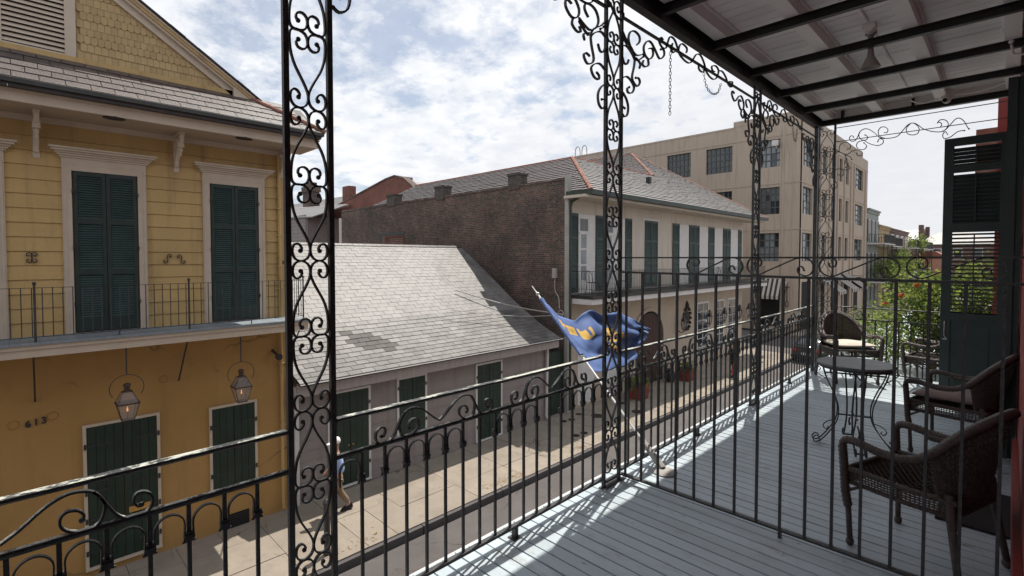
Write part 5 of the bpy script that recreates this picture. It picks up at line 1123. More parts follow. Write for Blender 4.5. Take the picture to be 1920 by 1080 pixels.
# traced ironwork patterns, metres
RAIL = [[[-0.042,5.002],[-0.004,5.027],[0.048,5.071],[0.089,5.093],[0.124,5.096],[0.16,5.083],[0.182,5.052],[0.186,5.021],[0.173,4.984],[0.143,4.969],[0.104,4.982],[0.084,5.004],[0.084,5.03],[0.099,5.044],[0.123,5.039],[0.137,5.02],[0.132,5.006]],[[0.16,5.085],[0.178,5.058],[0.196,5.025],[0.213,4.996],[0.234,4.976],[0.266,4.967],[0.295,4.977],[0.308,5.003],[0.302,5.031],[0.281,5.044],[0.263,5.039],[0.259,5.02],[0.268,5.002],[0.278,5.003]]]
BRK = [[[3.082,7.399],[3.137,7.35],[3.204,7.315],[3.243,7.262],[3.236,7.196],[3.21,7.117],[3.233,7.079],[3.284,7.065],[3.319,7.104],[3.298,7.128],[3.26,7.121]],[[3.086,7.078],[3.14,7.1],[3.2,7.083],[3.239,7.045],[3.208,6.999],[3.156,6.992],[3.149,7.019],[3.174,7.033]],[[3.083,7.299],[3.13,7.315],[3.197,7.289],[3.24,7.253]],[[3.084,7.218],[3.103,7.188],[3.139,7.186],[3.161,7.22]],[[3.272,7.363],[3.31,7.399],[3.305,7.437],[3.248,7.452],[3.188,7.433],[3.159,7.38],[3.185,7.325],[3.25,7.288],[3.304,7.297],[3.366,7.323]],[[3.446,7.388],[3.496,7.4],[3.505,7.352],[3.447,7.307],[3.385,7.327],[3.37,7.38],[3.421,7.436],[3.478,7.441],[3.538,7.404],[3.607,7.356],[3.677,7.401],[3.671,7.443],[3.624,7.433]],[[3.367,7.277],[3.352,7.244],[3.392,7.236],[3.44,7.263],[3.434,7.299]],[[3.101,7.363],[3.082,7.365],[3.137,7.331]],[[3.258,7.266],[3.32,7.243],[3.313,7.209]],[[3.266,7.249],[3.304,7.263],[3.367,7.305]],[[3.087,6.977],[3.135,6.941],[3.161,6.891],[3.151,6.834],[3.115,6.809],[3.089,6.821]],[[3.088,6.876],[3.117,6.87]]]
FRZ = [[[3.657,7.512],[3.622,7.521],[3.596,7.485],[3.641,7.451],[3.703,7.461],[3.738,7.524],[3.774,7.574],[3.849,7.57],[3.908,7.512],[3.987,7.462],[4.109,7.454],[4.181,7.506],[4.244,7.567],[4.321,7.584],[4.389,7.544],[4.425,7.49],[4.369,7.446],[4.302,7.453],[4.29,7.481]],[[4.056,7.527],[4.065,7.567],[3.985,7.58],[3.936,7.552],[3.918,7.497],[3.967,7.465]],[[3.851,7.477],[3.823,7.46],[3.794,7.479],[3.812,7.528]],[[4.625,7.518],[4.577,7.515],[4.564,7.552],[4.648,7.575],[4.711,7.55],[4.676,7.48],[4.603,7.441],[4.507,7.447],[4.437,7.478]],[[4.724,7.554],[4.8,7.563],[4.879,7.531],[4.934,7.481],[5.015,7.469],[5.041,7.523],[4.973,7.512]]]
END = [[[-1.551,7.432],[-1.551,7.45],[-1.577,7.463],[-1.596,7.432],[-1.576,7.391],[-1.531,7.391],[-1.501,7.438],[-1.477,7.501],[-1.428,7.529],[-1.378,7.513],[-1.317,7.458],[-1.256,7.382],[-1.173,7.361],[-1.08,7.367],[-1.024,7.428],[-0.97,7.495],[-0.914,7.509],[-0.858,7.44],[-0.868,7.372],[-0.923,7.361],[-0.973,7.391],[-0.982,7.455],[-0.953,7.499]],[[-1.215,7.447],[-1.188,7.435],[-1.172,7.469],[-1.199,7.509],[-1.246,7.518],[-1.275,7.473],[-1.262,7.405],[-1.208,7.367]],[[-1.477,7.501],[-1.489,7.451],[-1.463,7.395],[-1.407,7.378],[-1.391,7.42],[-1.42,7.447]],[[-0.903,7.507],[-0.859,7.468],[-0.814,7.418],[-0.717,7.366],[-0.623,7.356],[-0.563,7.419],[-0.513,7.481],[-0.473,7.482],[-0.433,7.435],[-0.407,7.37],[-0.391,7.341]],[[-0.65,7.415],[-0.64,7.434],[-0.646,7.458],[-0.669,7.473],[-0.682,7.462],[-0.657,7.498],[-0.61,7.489],[-0.579,7.442],[-0.593,7.384],[-0.623,7.356]],[[-1.625,7.286],[-1.587,7.295],[-1.584,7.34],[-1.62,7.381],[-1.672,7.384],[-1.707,7.344],[-1.713,7.269]],[[-1.807,7.168],[-1.768,7.239],[-1.716,7.265],[-1.65,7.222],[-1.629,7.158],[-1.644,7.1]],[[-1.716,7.27],[-1.624,7.218],[-1.561,7.254],[-1.498,7.259],[-1.447,7.222],[-1.453,7.181],[-1.496,7.182],[-1.51,7.219]],[[-1.425,7.374],[-1.363,7.32],[-1.278,7.284],[-1.225,7.305],[-1.222,7.35],[-1.261,7.369],[-1.279,7.335]],[[-1.431,7.378],[-1.493,7.366],[-1.514,7.321],[-1.488,7.27],[-1.429,7.256],[-1.399,7.296],[-1.431,7.345]],[[-1.716,7.262],[-1.769,7.293],[-1.793,7.32],[-1.756,7.311],[-1.716,7.27]],[[-1.643,7.213],[-1.585,7.182],[-1.565,7.142]],[[-1.636,7.19],[-1.616,7.142],[-1.622,7.112]],[[-1.803,6.952],[-1.765,7.024],[-1.686,7.029],[-1.62,7.003],[-1.582,7.024],[-1.598,7.056],[-1.634,7.046]],[[-1.686,7.029],[-1.652,6.98],[-1.671,6.929],[-1.724,6.958]],[[-1.803,6.936],[-1.749,6.869],[-1.728,6.805],[-1.76,6.762],[-1.798,6.774],[-1.801,6.809],[-1.768,6.825]],[[-0.581,7.302],[-0.602,7.346],[-0.627,7.316],[-0.616,7.267],[-0.56,7.271],[-0.49,7.326],[-0.431,7.329]]]
DIV = [[[-1.432,5.776],[-1.422,5.755],[-1.402,5.759],[-1.396,5.781],[-1.409,5.802],[-1.439,5.804],[-1.465,5.79],[-1.475,5.758],[-1.465,5.729],[-1.438,5.71],[-1.405,5.708],[-1.366,5.728],[-1.303,5.758],[-1.224,5.796],[-1.183,5.804],[-1.147,5.791],[-1.13,5.761],[-1.134,5.731],[-1.152,5.71],[-1.175,5.707],[-1.199,5.718],[-1.207,5.736],[-1.2,5.754],[-1.185,5.755],[-1.173,5.731]]]
LAT = [[[0.495,0.12],[0.376,0.156],[0.45,0.215],[0.725,0.234],[0.954,0.191],[1.018,0.108],[0.862,0.031],[0.541,0.0],[0.193,0.005],[0.028,0.06],[0.018,0.191],[0.101,0.335],[0.312,0.478],[0.679,0.634],[0.963,0.778],[1.009,0.885],[0.853,0.962],[0.541,1.0],[0.22,0.981],[0.037,0.914],[0.037,0.825],[0.193,0.773],[0.404,0.782],[0.541,0.837],[0.468,0.866]]]
FLT = [[4.077,5.341],[4.322,5.152],[4.612,5.066],[4.786,5.14],[4.956,5.191],[5.112,5.101],[5.564,5.092],[5.928,4.992],[6.223,4.832]]
FLB = [[4.929,4.465],[5.018,4.405],[5.153,4.383],[5.328,4.375],[5.547,4.382],[5.763,4.42],[5.935,4.497],[6.071,4.582],[6.182,4.672]]
# ============================================================ OUR GALLERY
RX = -1.976; FL = 4.2; GE = 8.25      # railing plane, floor level, far end of the gallery
OW = thing('red_townhouse', (4, 3, 0), 'dark red house wall on the right that the gallery is fixed to', 'house')
B().box((.06, -6, -.1), (8, GE, FL - .03)).build('lower_wall', 'red', OW)
B().box((.06, 1.25, FL - .03), (.4, GE, 11.3)).build('upper_wall', 'red', OW)
B().box((.06, -6, FL - .03), (.4, -1.1, 11.3)).build('upper_wall', 'red', OW)
B().box((.06, -1.1, 7.3), (.4, 1.25, 11.3)).build('upper_wall', 'red', OW)
B().box((3.2, -6, FL - .03), (3.5, GE, 11.3)).build('inner_wall', 'stucco_w', OW)
B().box((.4, 4.5, FL - .03), (3.2, 4.7, 11.3)).box((.4, -3, FL - .03), (3.2, -2.8, 11.3)).build('inner_wall', 'stucco_w', OW)
B().box((.06, -6, 11.3), (8, GE, 11.6)).build('roof', 'slate2', OW)
B().box((.03, 1.3, FL + .01), (.058, 5.0, FL + .32)).build('baseboard', 'red', OW)
pl = thing('neighbor_pilaster', (.02, 9.1, 4.2), 'red painted pilaster of the next house seen behind the open shutter', 'pilaster')
B().box((-.16, 8.9, 4.2), (.3, 9.3, 8.2)).build('pilaster_shaft', 'red', pl)
B().box((-.42, 10.4, 7.0), (-.1, 10.9, 7.75)).build('pilaster_block', 'clay', pl)
# deck
DK = thing('gallery_deck', (-1, 3, FL - .2), 'blue grey painted plank floor of the upstairs gallery', 'deck')
B().box((-2.08, -6, FL - .16), (.06, GE, FL - .045)).build('joist_bed', 'dark', DK)
B().box((-2.13, -6, FL - .2), (-2.085, GE + .02, FL - .01)).build('edge_board', 'whitetrim', DK)
PW = .0905
yy = -2.5; i = 0
while yy < GE - .02:
    h = U(-.0015, .0015); x0 = -2.105 + U(-.006, .006)
    c = .0052
    b = B().hexa([(x0, yy + c - .001, FL - .045), (.058, yy + c - .001, FL - .045), (.058, yy + PW - c + .001, FL - .045), (x0, yy + PW - c + .001, FL - .045),
                  (x0, yy + c, FL + h), (.058, yy + c, FL + h + U(-.001, .001)), (.058, yy + PW - c, FL + h), (x0, yy + PW - c, FL + h)])
    b.build('plank', 'deck', DK); yy += PW; i += 1
B().box((-2.1, -6, FL - .04), (.058, -2.5, FL)).build('plank', 'deck', DK)
# roof of the gallery
RF = thing('gallery_roof', (-1, 3, 7.63), 'boarded white gallery ceiling on black steel joists', 'roof')
B().box((-2.01, -6, 7.63), (-1.94, GE, 7.66)).box((-1.985, -6, 7.66), (-1.965, GE, 7.80)).box((-2.02, -6, 7.80), (-1.94, GE, 7.84)).build('edge_beam', 'beam', RF)
B().box((-2.09, -6, 7.735), (-2.03, GE + .08, 7.93)).build('fascia', 'fascia', RF)
B().sweep([(-2.14, -6, 7.90), (-2.14, GE + .08, 7.90)], [(-.04, -.05), (.045, -.05), (.045, .06), (-.06, .05)], (1, 0, 0)).build('gutter', 'gutter', RF)
for q in range(-4, 5):
    yj = 5.42 + q * .92 - .0
    if q == 3: yj = 8.17
    if q == 4: continue
    B().box((-1.94, yj - .025, 7.668), (.06, yj + .025, 7.676)).box((-1.94, yj - .005, 7.676), (.06, yj + .005, 7.732)).box((-1.94, yj - .025, 7.732), (.06, yj + .025, 7.74)).build('joist', 'beam', RF)
for xx in (-1.29, -.645, -.03, -1.86):
    B().box((xx - .055, -5, 7.741), (xx + .055, GE, 7.86)).build('ceiling_beam', 'ceil', RF)
    B().box((xx - .075, -5, 7.835), (xx - .056, GE, 7.86)).box((xx + .056, -5, 7.835), (xx + .075, GE, 7.86)).build('cove_strip', 'ceil', RF)
yy = -1.0
while yy < GE:
    y1 = min(yy + .135, GE); B().box((-2.05, yy + .0035, 7.86 + U(0, .002)), (.06, y1 - .0035, 7.885)).build('ceiling_board', 'ceil', RF); yy += .135
B().box((-2.12, -6, 7.886), (.06, GE + .05, 8.0)).build('roof_deck', 'slate2', RF)
B().box((-2.05, GE - .0, 7.69), (.05, GE + .06, 7.885)).build('end_fascia', 'ceil', RF)
for xx in (-1.72, -.95): B().box((xx, GE - .05, 7.74), (xx + .03, GE - .01, 7.85)).build('roof_bracket', 'beam', RF)
# ceiling lamp, conduit, camera
LP = thing('ceiling_lamp', (-.93, 5.47, 7.49), 'small bell shaped pale lamp hanging from the gallery ceiling', 'lamp')
B().lathe([(.001, 7.86), (.045, 7.86), (.045, 7.80), (.03, 7.79), (.022, 7.77), (.022, 7.66), (.03, 7.60), (.062, 7.54), (.078, 7.505), (.070, 7.50), (.05, 7.54), (.001, 7.56)], (-.93, 5.47, 0), 18, cap=False).build('bell_shade', 'lampw', LP, smooth=True)
B().lathe([(.001, -.05), (.05, -.05), (.05, .05), (.001, .05)], (-.93, 5.40, 7.84), 10, 'y').build('junction_box', 'ceil', LP)
tag(B().tube([(-.93, -1, 7.85), (-.93, 5.3, 7.85)], .012, 6).tube([(-.93, 5.5, 7.85), (-.93, 8.1, 7.85)], .012, 6).build('ceiling_conduit', 'ceil'), 'thin painted conduit running along the gallery ceiling to the bell lamp', 'conduit')
CM = thing('dome_camera', (-.58, 7.92, 7.66), 'small white dome camera at the far edge of the gallery ceiling', 'security camera')
B().lathe([(.001, 7.80), (.055, 7.80), (.06, 7.74), (.05, 7.70), (.001, 7.70)], (-.58, 7.95, 0), 12).build('camera_base', 'whitetrim', CM)
B().ball((-.585, 7.93, 7.69), .045, 10).build('camera_ball', 'whitetrim', CM, smooth=True); B().lathe([(.001, -.012), (.022, -.012), (.024, .0), (.02, .002), (.001, .002)], (-.6, 7.89, 7.68), 10, 'y').build('lens', 'dark', CM)
tag(B().tube(smoothpath([(-.93, 7.9, 7.75), (-.8, 7.95, 7.70), (-.6, 8.0, 7.75), (-.3, 8.0, 7.74), (-.02, 7.9, 7.78)], 4), .007, 5).build('camera_cable', 'ceil'), 'thin loose cable from the wall to the dome camera', 'cable')

# ------------------------------------------------------------ iron posts
AX = {'y': (Vector((0, 1, 0)), (1, 0, 0)), 'x': (Vector((1, 0, 0)), (0, 1, 0))}
def lattice(par, o, wdir, nrm, w, z0, z1, ph):
    # repeating S scrolls between two bars: clusters every 0.299 m
    P = LAT[0]; h = .299; hw = w / 2; wd = Vector(wdir)
    k0 = math.floor((z0 - 6.686) / h) - 1; k1 = math.ceil((z1 - 6.686) / h) + 1
    for k in range(k0, k1):
        zc = 6.686 + k * h        # lower end of segment k lies at cluster k, upper at k+1
        innertop = (k % 2 == ph)
        for mir in (0, 1):
            pts = []
            for a, c in P:
                a = max(-.0, min(1.0, a)) * .97 + .02
                x = a * hw if not mir else w - a * hw
                z = zc + (1 - c) * h if not innertop else zc + c * h
                pts.append(Vector(o) + wd * x + Vector((0, 0, z - o[2])))
            if min(p.z for p in pts) < z0 - .02 or max(p.z for p in pts) > z1 + .06: continue
            b = B(); b.flat(smoothpath(pts, 2), nrm, .0135, .0068)
            for e in (pts[0], pts[-1]): b.ball(e, .0098, 6)
            b.build('scroll', 'iron', par)
def corner_bracket(par, strokes, y0, mir, ym):
    for st in strokes:
        pts = [(RX, (ym * 2 - y if mir else y) + y0, z) for y, z in st]
        b = B().flat(smoothpath(pts, 3), (1, 0, 0), .017, .0075)
        b.ball(pts[-1], .010, 6)
        b.build('bracket_scroll', 'iron', par)
BM = 3.075 - .10
def post(ya, yb, label, zb=FL, bracket_=True, both=True):
    t = thing('iron_post', (RX, (ya + yb) / 2, FL), label, 'post', 'openwork iron posts of the gallery')
    for y in (ya, yb):
        B().box((RX - .0105, y - .0105, zb), (RX + .0105, y + .0105, 7.63)).build('post_bar', 'iron', t)
    B().box((RX - .022, ya - .03, FL), (RX + .028, yb + .03, FL + .006)).build('base_plate', 'iron', t)
    B().box((RX - .013, ya + .014, FL + .03), (RX + .013, yb - .014, FL + .045)).build('cross_bar', 'iron', t)
    lattice(t, (RX, ya + .014, FL), (0, 1, 0), (1, 0, 0), yb - ya - .028, FL + .06, 7.62, 0)
    if bracket_:
        corner_bracket(t, BRK, yb - 3.07, False, 0)
        if both: corner_bracket(t, BRK, (ya - 3.07) , True, 3.07)
    return t
post(.752, .926, 'widest openwork iron post, nearest on the left between yellow house and grey cottage', both=False)
post(2.878, 3.068, 'openwork iron post where the tall divider grille meets the railing, in front of the flag')
post(5.64, 5.82, 'third openwork iron post, with scrolled brackets against the beige block')
cp = thing('corner_iron_post', (RX, 8.05, FL), 'far corner iron post with a scrolled side panel behind the round table', 'post')
B().box((RX - .014, 7.99, FL), (RX + .03, 8.045, 7.64)).build('post_bar', 'iron', cp)
B().box((RX - .014, 8.16, FL), (RX + .014, 8.19, 7.64)).build('post_bar', 'iron', cp)
B().box((-1.775, 8.086, FL), (-1.75, 8.11, 7.66)).build('post_bar', 'iron', cp)
lattice(cp, (RX + .03, 8.1, FL), (1, 0, 0), (0, 1, 0), .17, FL + .06, 7.60, 0)
corner_bracket(cp, BRK, 7.99 - 3.07, True, 3.07)
ES = thing('end_spandrel', (-1, 8.1, 7.2), 'delicate thin scrolled iron spandrel under the far end of the gallery roof', 'ironwork')
for st in END:
    pts = [(x, 8.1, z) for x, z in st]; B().flat(smoothpath(pts, 4), (0, 1, 0), .016, .008).ball(pts[-1], .010, 5).build('scroll', 'iron', ES)
for z in (7.595, 7.405):
    B().box((-1.76, 8.093, z), (.03, 8.107, z + .008)).build('frieze_bar', 'iron', ES)
# frieze along the edge beam
FZ = thing('scroll_frieze', (RX, 4, 7.5), 'band of black iron scrolls on a thin bar below the gallery edge beam', 'ironwork')
for a, c in ((-1, .738), (.94, 2.864), (3.082, 5.626), (5.834, 7.98)):
    B().box((RX - .01, a, 7.492), (RX + .01, c, 7.506)).build('frieze_bar', 'iron', FZ)
def frieze(off, mir=None):
    for st in FRZ:
        pts = [(RX, ((2 * mir - y) if mir else y) + off, z + .005) for y, z in st]
        B().flat(smoothpath(pts, 3), (1, 0, 0), .016, .007).ball(pts[-1], .009, 5).build('frieze_scroll', 'iron', FZ)
frieze(0); frieze(2.55 - .25); frieze(-1.95, None)
def chain(pts, label):
    P = smoothpath(pts, 5); b = B(); acc = 0; last = P[0]; k = 0
    L_ = .034
    tot = sum((P[i + 1] - P[i]).length for i in range(len(P) - 1)); n = int(tot / (L_ * .78))
    for q in range(n):
        d = q * L_ * .78; i = 0
        while i < len(P) - 2 and d > (P[i + 1] - P[i]).length: d -= (P[i + 1] - P[i]).length; i += 1
        t = (P[i + 1] - P[i]).normalized(); c = P[i] + t * d
        s = t.cross(Vector((1, .3, 0) if q % 2 else (.3, -1, 0))).normalized()
        b.tube([c + t * (L_ / 2 * math.cos(a)) + s * (.009 * math.sin(a)) for a in [j * .7854 for j in range(8)]], .0025, 4, True)
    tag(b.build('chain', 'iron'), label, 'chain')
chain([(RX, 3.78, 7.50), (RX, 3.78, 7.3), (RX, 3.78, 7.12), (RX, 3.78, 6.93)], 'rusty chain hanging straight down from the scroll frieze')
chain([(RX, 4.38, 7.49), (RX, 4.44, 7.36), (RX, 4.56, 7.31), (RX, 4.70, 7.35), (RX, 4.78, 7.47)], 'short chain looped below the scroll frieze')
chain([(RX, 6.95, 7.49), (RX, 7.0, 7.33), (RX, 7.1, 7.3), (RX, 7.15, 7.49)], 'short chain loop hanging from the far part of the frieze')

# ------------------------------------------------------------ railings
ball_b = None
def railing(ya, yb, n, label, feet=(), gaps=(), mots=(), worn=True):
    t = thing('iron_railing', (RX, (ya + yb) / 2, FL), label, 'railing', 'iron railing panels along the gallery edge')
    B().sweep([(RX, ya, 5.125), (RX, (ya + yb) / 2, 5.122), (RX, yb, 5.125)], [(-.016, -.008), (.016, -.008), (.017, .001), (.011, .008), (-.011, .008), (-.017, .001)], (1, 0, 0)).build('handrail', 'rail', t)
    B().tube([(RX, ya, 4.968), (RX, yb, 4.968)], .0125, 8).build('mid_rail', 'rail', t)
    B().box((RX - .014, ya, 4.262), (RX + .014, yb, 4.278)).build('bottom_rail', 'iron', t)
    sp = (yb - ya) / (n + 1)
    me = B().box((-.0062, -.0062, 0), (.0062, .0062, .682)).mesh('baluster', 'iron')
    ca = B().box((-.012, -.012, -.02), (.012, .012, .012)).box((-.015, -.015, -.006), (.015, .015, .002)).ball((-.0, -.016, -.022), .006, 5).ball((0, .016, -.022), .006, 5).mesh('collar', 'iron')
    ar = B()
    pts = [(0, -sp / 2 + .014, -.118)] + [(0, -(sp / 2 - .012) * math.cos(a), -.062 + .046 * math.sin(a)) for a in [math.pi * q / 10 for q in range(11)]] + [(0, sp / 2 - .014, -.118)]
    arm = B().flat(pts, (1, 0, 0), .014, .0045).mesh('arch', 'iron')
    for i in range(1, n + 1):
        y = ya + sp * i
        inst('baluster', me, t, (RX, y, 4.276))
        has = (i not in gaps) or ((i - 1) not in gaps)
        if has: inst('collar', ca, t, (RX, y, 4.852))
    for i in range(0, n + 1):
        if i in gaps: continue
        inst('arch', arm, t, (RX, ya + sp * (i + .5), 4.955))
    for y in feet: B().box((RX - .014, y - .013, FL), (RX + .014, y + .013, 4.262)).box((RX - .03, y - .03, FL), (RX + .03, y + .03, FL + .006)).build('rail_foot', 'iron', t)
    for y0, mir in mots:
        for st in RAIL:
            pts = [(RX, (2 * .44 - y if mir else y) + y0, z) for y, z in st]
            if min(p[1] for p in pts) < ya - .03 or max(p[1] for p in pts) > yb + .03: continue
            B().flat(smoothpath(pts, 3), (1, 0, 0), .016, .0068).ball(pts[-1], .0095, 6).build('rail_scroll', 'rail', t)
    return t
RAIL_W = .48
railing(-.80, .738, 13, 'iron railing panel at the bottom left, rail paint badly flaked', gaps=(13,), mots=((0, 0), (-.62, 0)))
railing(.94, 2.864, 16, 'iron railing panel between the wide near post and the divider grille', feet=(2.0,), gaps=(1, 6, 7, 11, 12), mots=((0.548, 1), (1.512, 0), (1.398, 1), (2.362, 0)))
railing(3.082, 5.626, 22, 'iron railing panel beyond the divider grille, behind the flag pole foot', feet=(4.35,), gaps=(4, 10, 16), mots=((2.628, 1), (3.592, 0), (3.478, 1), (4.442, 0), (4.328, 1)))
railing(5.834, 7.99, 18, 'farthest iron railing panel on the street side, next to the corner post', feet=(7.0,), gaps=(5, 11), mots=((5.378, 1), (6.342, 0), (6.328, 1), (7.292, 0)))
# end railing
ER = thing('end_railing', (-1, 8.12, FL), 'low iron railing closing the far end of the gallery in front of the bush', 'railing')
B().box((-1.75, 8.105, 5.118), (.04, 8.135, 5.132)).build('handrail', 'rail', ER); B().box((-1.75, 8.11, 4.96), (.04, 8.13, 4.976)).build('mid_rail', 'iron', ER); B().box((-1.75, 8.11, 4.262), (.04, 8.13, 4.276)).build('bottom_rail', 'iron', ER)
me = B().box((-.0078, -.0078, 0), (.0078, .0078, .686)).mesh('baluster', 'iron')
for i in range(13): inst('baluster', me, ER, (-1.64 + i * .125, 8.12, 4.276))
for k in range(3):
    for st in RAIL:
        pts = [(-1.62 + k * .6 + (y + .02), 8.12, z) for y, z in st]
        B().flat(smoothpath(pts, 3), (0, 1, 0), .014, .006).build('rail_scroll', 'iron', ER)
for x in (-1.3, -.5): B().box((x - .012, 8.1, FL), (x + .012, 8.13, 4.262)).build('rail_foot', 'iron', ER)
# divider grille
DV = thing('divider_grille', (-1, 3.07, FL), 'tall plain iron bar grille with S scrolls on top dividing the gallery', 'grille')
B().box((RX + .014, 3.062, 5.798), (.055, 3.078, 5.808)).build('top_rail', 'iron', DV)
B().hexa([(RX + .014, 3.060, 5.694), (.055, 3.060, 5.680), (.055, 3.080, 5.680), (RX + .014, 3.080, 5.694), (RX + .014, 3.060, 5.708), (.055, 3.060, 5.694), (.055, 3.080, 5.694), (RX + .014, 3.080, 5.708)]).build('top_rail', 'iron', DV)
B().box((RX + .014, 3.055, 4.242), (.055, 3.085, 4.254)).build('bottom_rail', 'iron', DV)
me = B().box((-.0068, -.0068, 0), (.0068, .0068, 1.446)).mesh('bar', 'iron')
for i in range(16):
    x = -1.923 + i * .1271
    if x > .05: break
    inst('bar', me, DV, (x, 3.07, 4.25))
B().box((-.904 - .0085, 3.0615, FL), (-.904 + .0085, 3.0785, 4.242)).build('grille_foot', 'iron', DV)
for k in range(4):
    for st in DIV:
        z0 = min(z for x, z in st); z1 = max(z for x, z in st)
        pts = [(x + k * .372, 3.07, 5.704 + (z - z0) * .098 / (z1 - z0)) for x, z in st]
        if max(p[0] for p in pts) > .1: continue
        B().flat(smoothpath(pts, 3), (0, 1, 0), .016, .0065).build('scroll', 'iron', DV)

# ------------------------------------------------------------ shutters
def big_shutter(name, label, o, wd, nd, w, z0, z1, secs, panel, angs=(.62, .62, .62)):
    t = thing(name, o, label, 'shutter'); o = Vector(o); wd = Vector(wd).normalized(); nd = Vector(nd).normalized(); up = Vector((0, 0, 1))
    st = .085; th = .038
    b = B().lbox(o, wd, nd, up, (0, 0, z0), (st, th, z1)).lbox(o, wd, nd, up, (w - st, 0, z0), (w, th, z1))
    ed = [z0 if panel is None else z0] + ([panel[0], panel[1]] if panel else []) + [q for s_ in secs for q in s_] + [z1]
    for i in range(0, len(ed), 2): b.lbox(o, wd, nd, up, (st, 0, ed[i]), (w - st, th, ed[i + 1]))
    b.build('shutter_frame', 'shutter', t)
    if panel: B().lbox(o, wd, nd, up, (st - .01, .012, panel[0] - .01), (w - st + .01, .026, panel[1] + .01)).lbox(o, wd, nd, up, (st + .06, .006, panel[0] + .06), (w - st - .06, .032, panel[1] - .06)).build('lower_panel', 'shutter', t)
    for (a, c), an in zip(secs, angs):
        q = a + .012
        while q < c - .01:
            p0 = o + up * q
            ax = wd; ay = (nd * math.cos(an) - up * math.sin(an)).normalized(); az = (up * math.cos(an) + nd * math.sin(an)).normalized()
            B().lbox(p0 + nd * .003, ax, ay, az, (st, -.004, -.003), (w - st, .044, .003)).build('slat', 'shutter', t); q += .044
        B().lbox(o, wd, nd, up, (w * .48, -.012, a + .02), (w * .48 + .012, -.002, c - .02)).build('tilt_rod', 'shutter', t)
    return t
os_ = big_shutter('open_shutter', 'tall dark green louvered shutter standing open across the gallery with a solid lower panel', (-.565, 7.53, 0), (1, -.03, 0), (0, 1, 0), .55, 4.235, 7.15,
    [(5.18, 6.09), (6.19, 6.76), (6.84, 7.06)], (4.33, 5.10), (.30, 1.02, .8))
B().tube(smoothpath([(-.525, 7.52, 5.08), (-.525, 7.50, 5.06), (-.525, 7.50, 4.92), (-.50, 7.50, 4.88), (-.54, 7.50, 4.88)], 3), .004, 5).build('hook', 'chrome', os_)
fs = big_shutter('folded_shutter', 'dark green shutter folded back flat against the red wall', (.01, 5.52, 0), (0, 1, 0), (1, 0, 0), .62, 4.22, 7.2, [(5.2, 5.9), (6.0, 6.6), (6.7, 7.1)], (4.33, 5.12))
B().box((-.045, 5.50, 4.22), (.01, 5.56, 7.2)).build('shutter_edge', 'shutter', fs)
fs2 = big_shutter('folded_shutter', 'dark green door frame shutter beside the hinge of the open shutter', (.015, 6.3, 0), (0, 1, 0), (1, 0, 0), .6, 4.22, 7.2, [(5.2, 5.9), (6.0, 6.6), (6.7, 7.1)], (4.33, 5.12))
tag(B().box((-.30, 3.97, FL + .003), (.05, 4.66, FL + .016)).build('door_mat', 'mat'), 'black rubber mat on the planks against the wall behind the nearest wicker chair', 'mat')
wl_ = B().tube([(.04, 4.6, 7.1), (-.02, 4.6, 7.12), (-.03, 4.6, 7.18)], .008, 5).ball((-.03, 4.6, 7.2), .015, 6); tag(wl_.build('wall_hook', 'whitetrim'), 'small pale hook high on the red wall', 'hook')

# ------------------------------------------------------------ wicker chairs
def catm(P, n): return smoothpath(P, n)
def resample(P, n):
    P = [Vector(p) for p in P]; L = [0]
    for a, c in zip(P, P[1:]): L.append(L[-1] + (c - a).length)
    out = []
    for i in range(n):
        d = L[-1] * i / (n - 1); k = 0
        while k < len(P) - 2 and d > L[k + 1]: k += 1
        out.append(P[k].lerp(P[k + 1], (d - L[k]) / max(1e-6, L[k + 1] - L[k])))
    return out
def woven(top, bot, nu, nv, w=.0055, t=.0022, amp=.0022, dense=True):
    # top/bot: matching polylines; stakes run top to bot, weavers along
    nx = nu; T = resample(top, nx); Bt = resample(bot, nx); b = B()
    G = [[T[i].lerp(Bt[i], j / (nv - 1)) for i in range(nx)] for j in range(nv)]
    def nrm(i, j):
        a = G[j][min(i + 1, nx - 1)] - G[j][max(i - 1, 0)]; c = G[min(j + 1, nv - 1)][i] - G[max(j - 1, 0)][i]
        n = a.cross(c); return n.normalized() if n.length > 1e-9 else Vector((0, 0, 1))
    for i in range(0, nx, 1):
        pts = [G[j][i] + nrm(i, j) * (amp if (i + j) % 2 else -amp) for j in range(nv)]
        b.tube(pts, w * .42, 3)
    for j in range(nv):
        pts = [G[j][i] + nrm(i, j) * (-amp if (i + j) % 2 else amp) for i in range(nx)]
        b.tube(pts, w * .55, 3)
    return b
def wrapped(b, pts, r, n=8):
    P = resample(pts, max(4, int(sum((Vector(a) - Vector(c)).length for a, c in zip(pts, pts[1:])) / .011)))
    return b.tube(P, r, n, scales=[1 + (.10 if i % 2 else -.06) for i in range(len(P))])
rimH = [(.33, .285, .52), (.335, .29, .56), (.31, .295, .592), (.24, .295, .598), (.10, .30, .582), (-.04, .30, .585), (-.14, .285, .64), (-.225, .24, .74), (-.29, .165, .81), (-.33, .08, .85), (-.34, 0, .86)]
def squeeze(t):
    for ch in t.children:
        for v in ch.data.vertices:
            if v.co.x > 0: v.co.x *= .79
            v.co.y *= .95
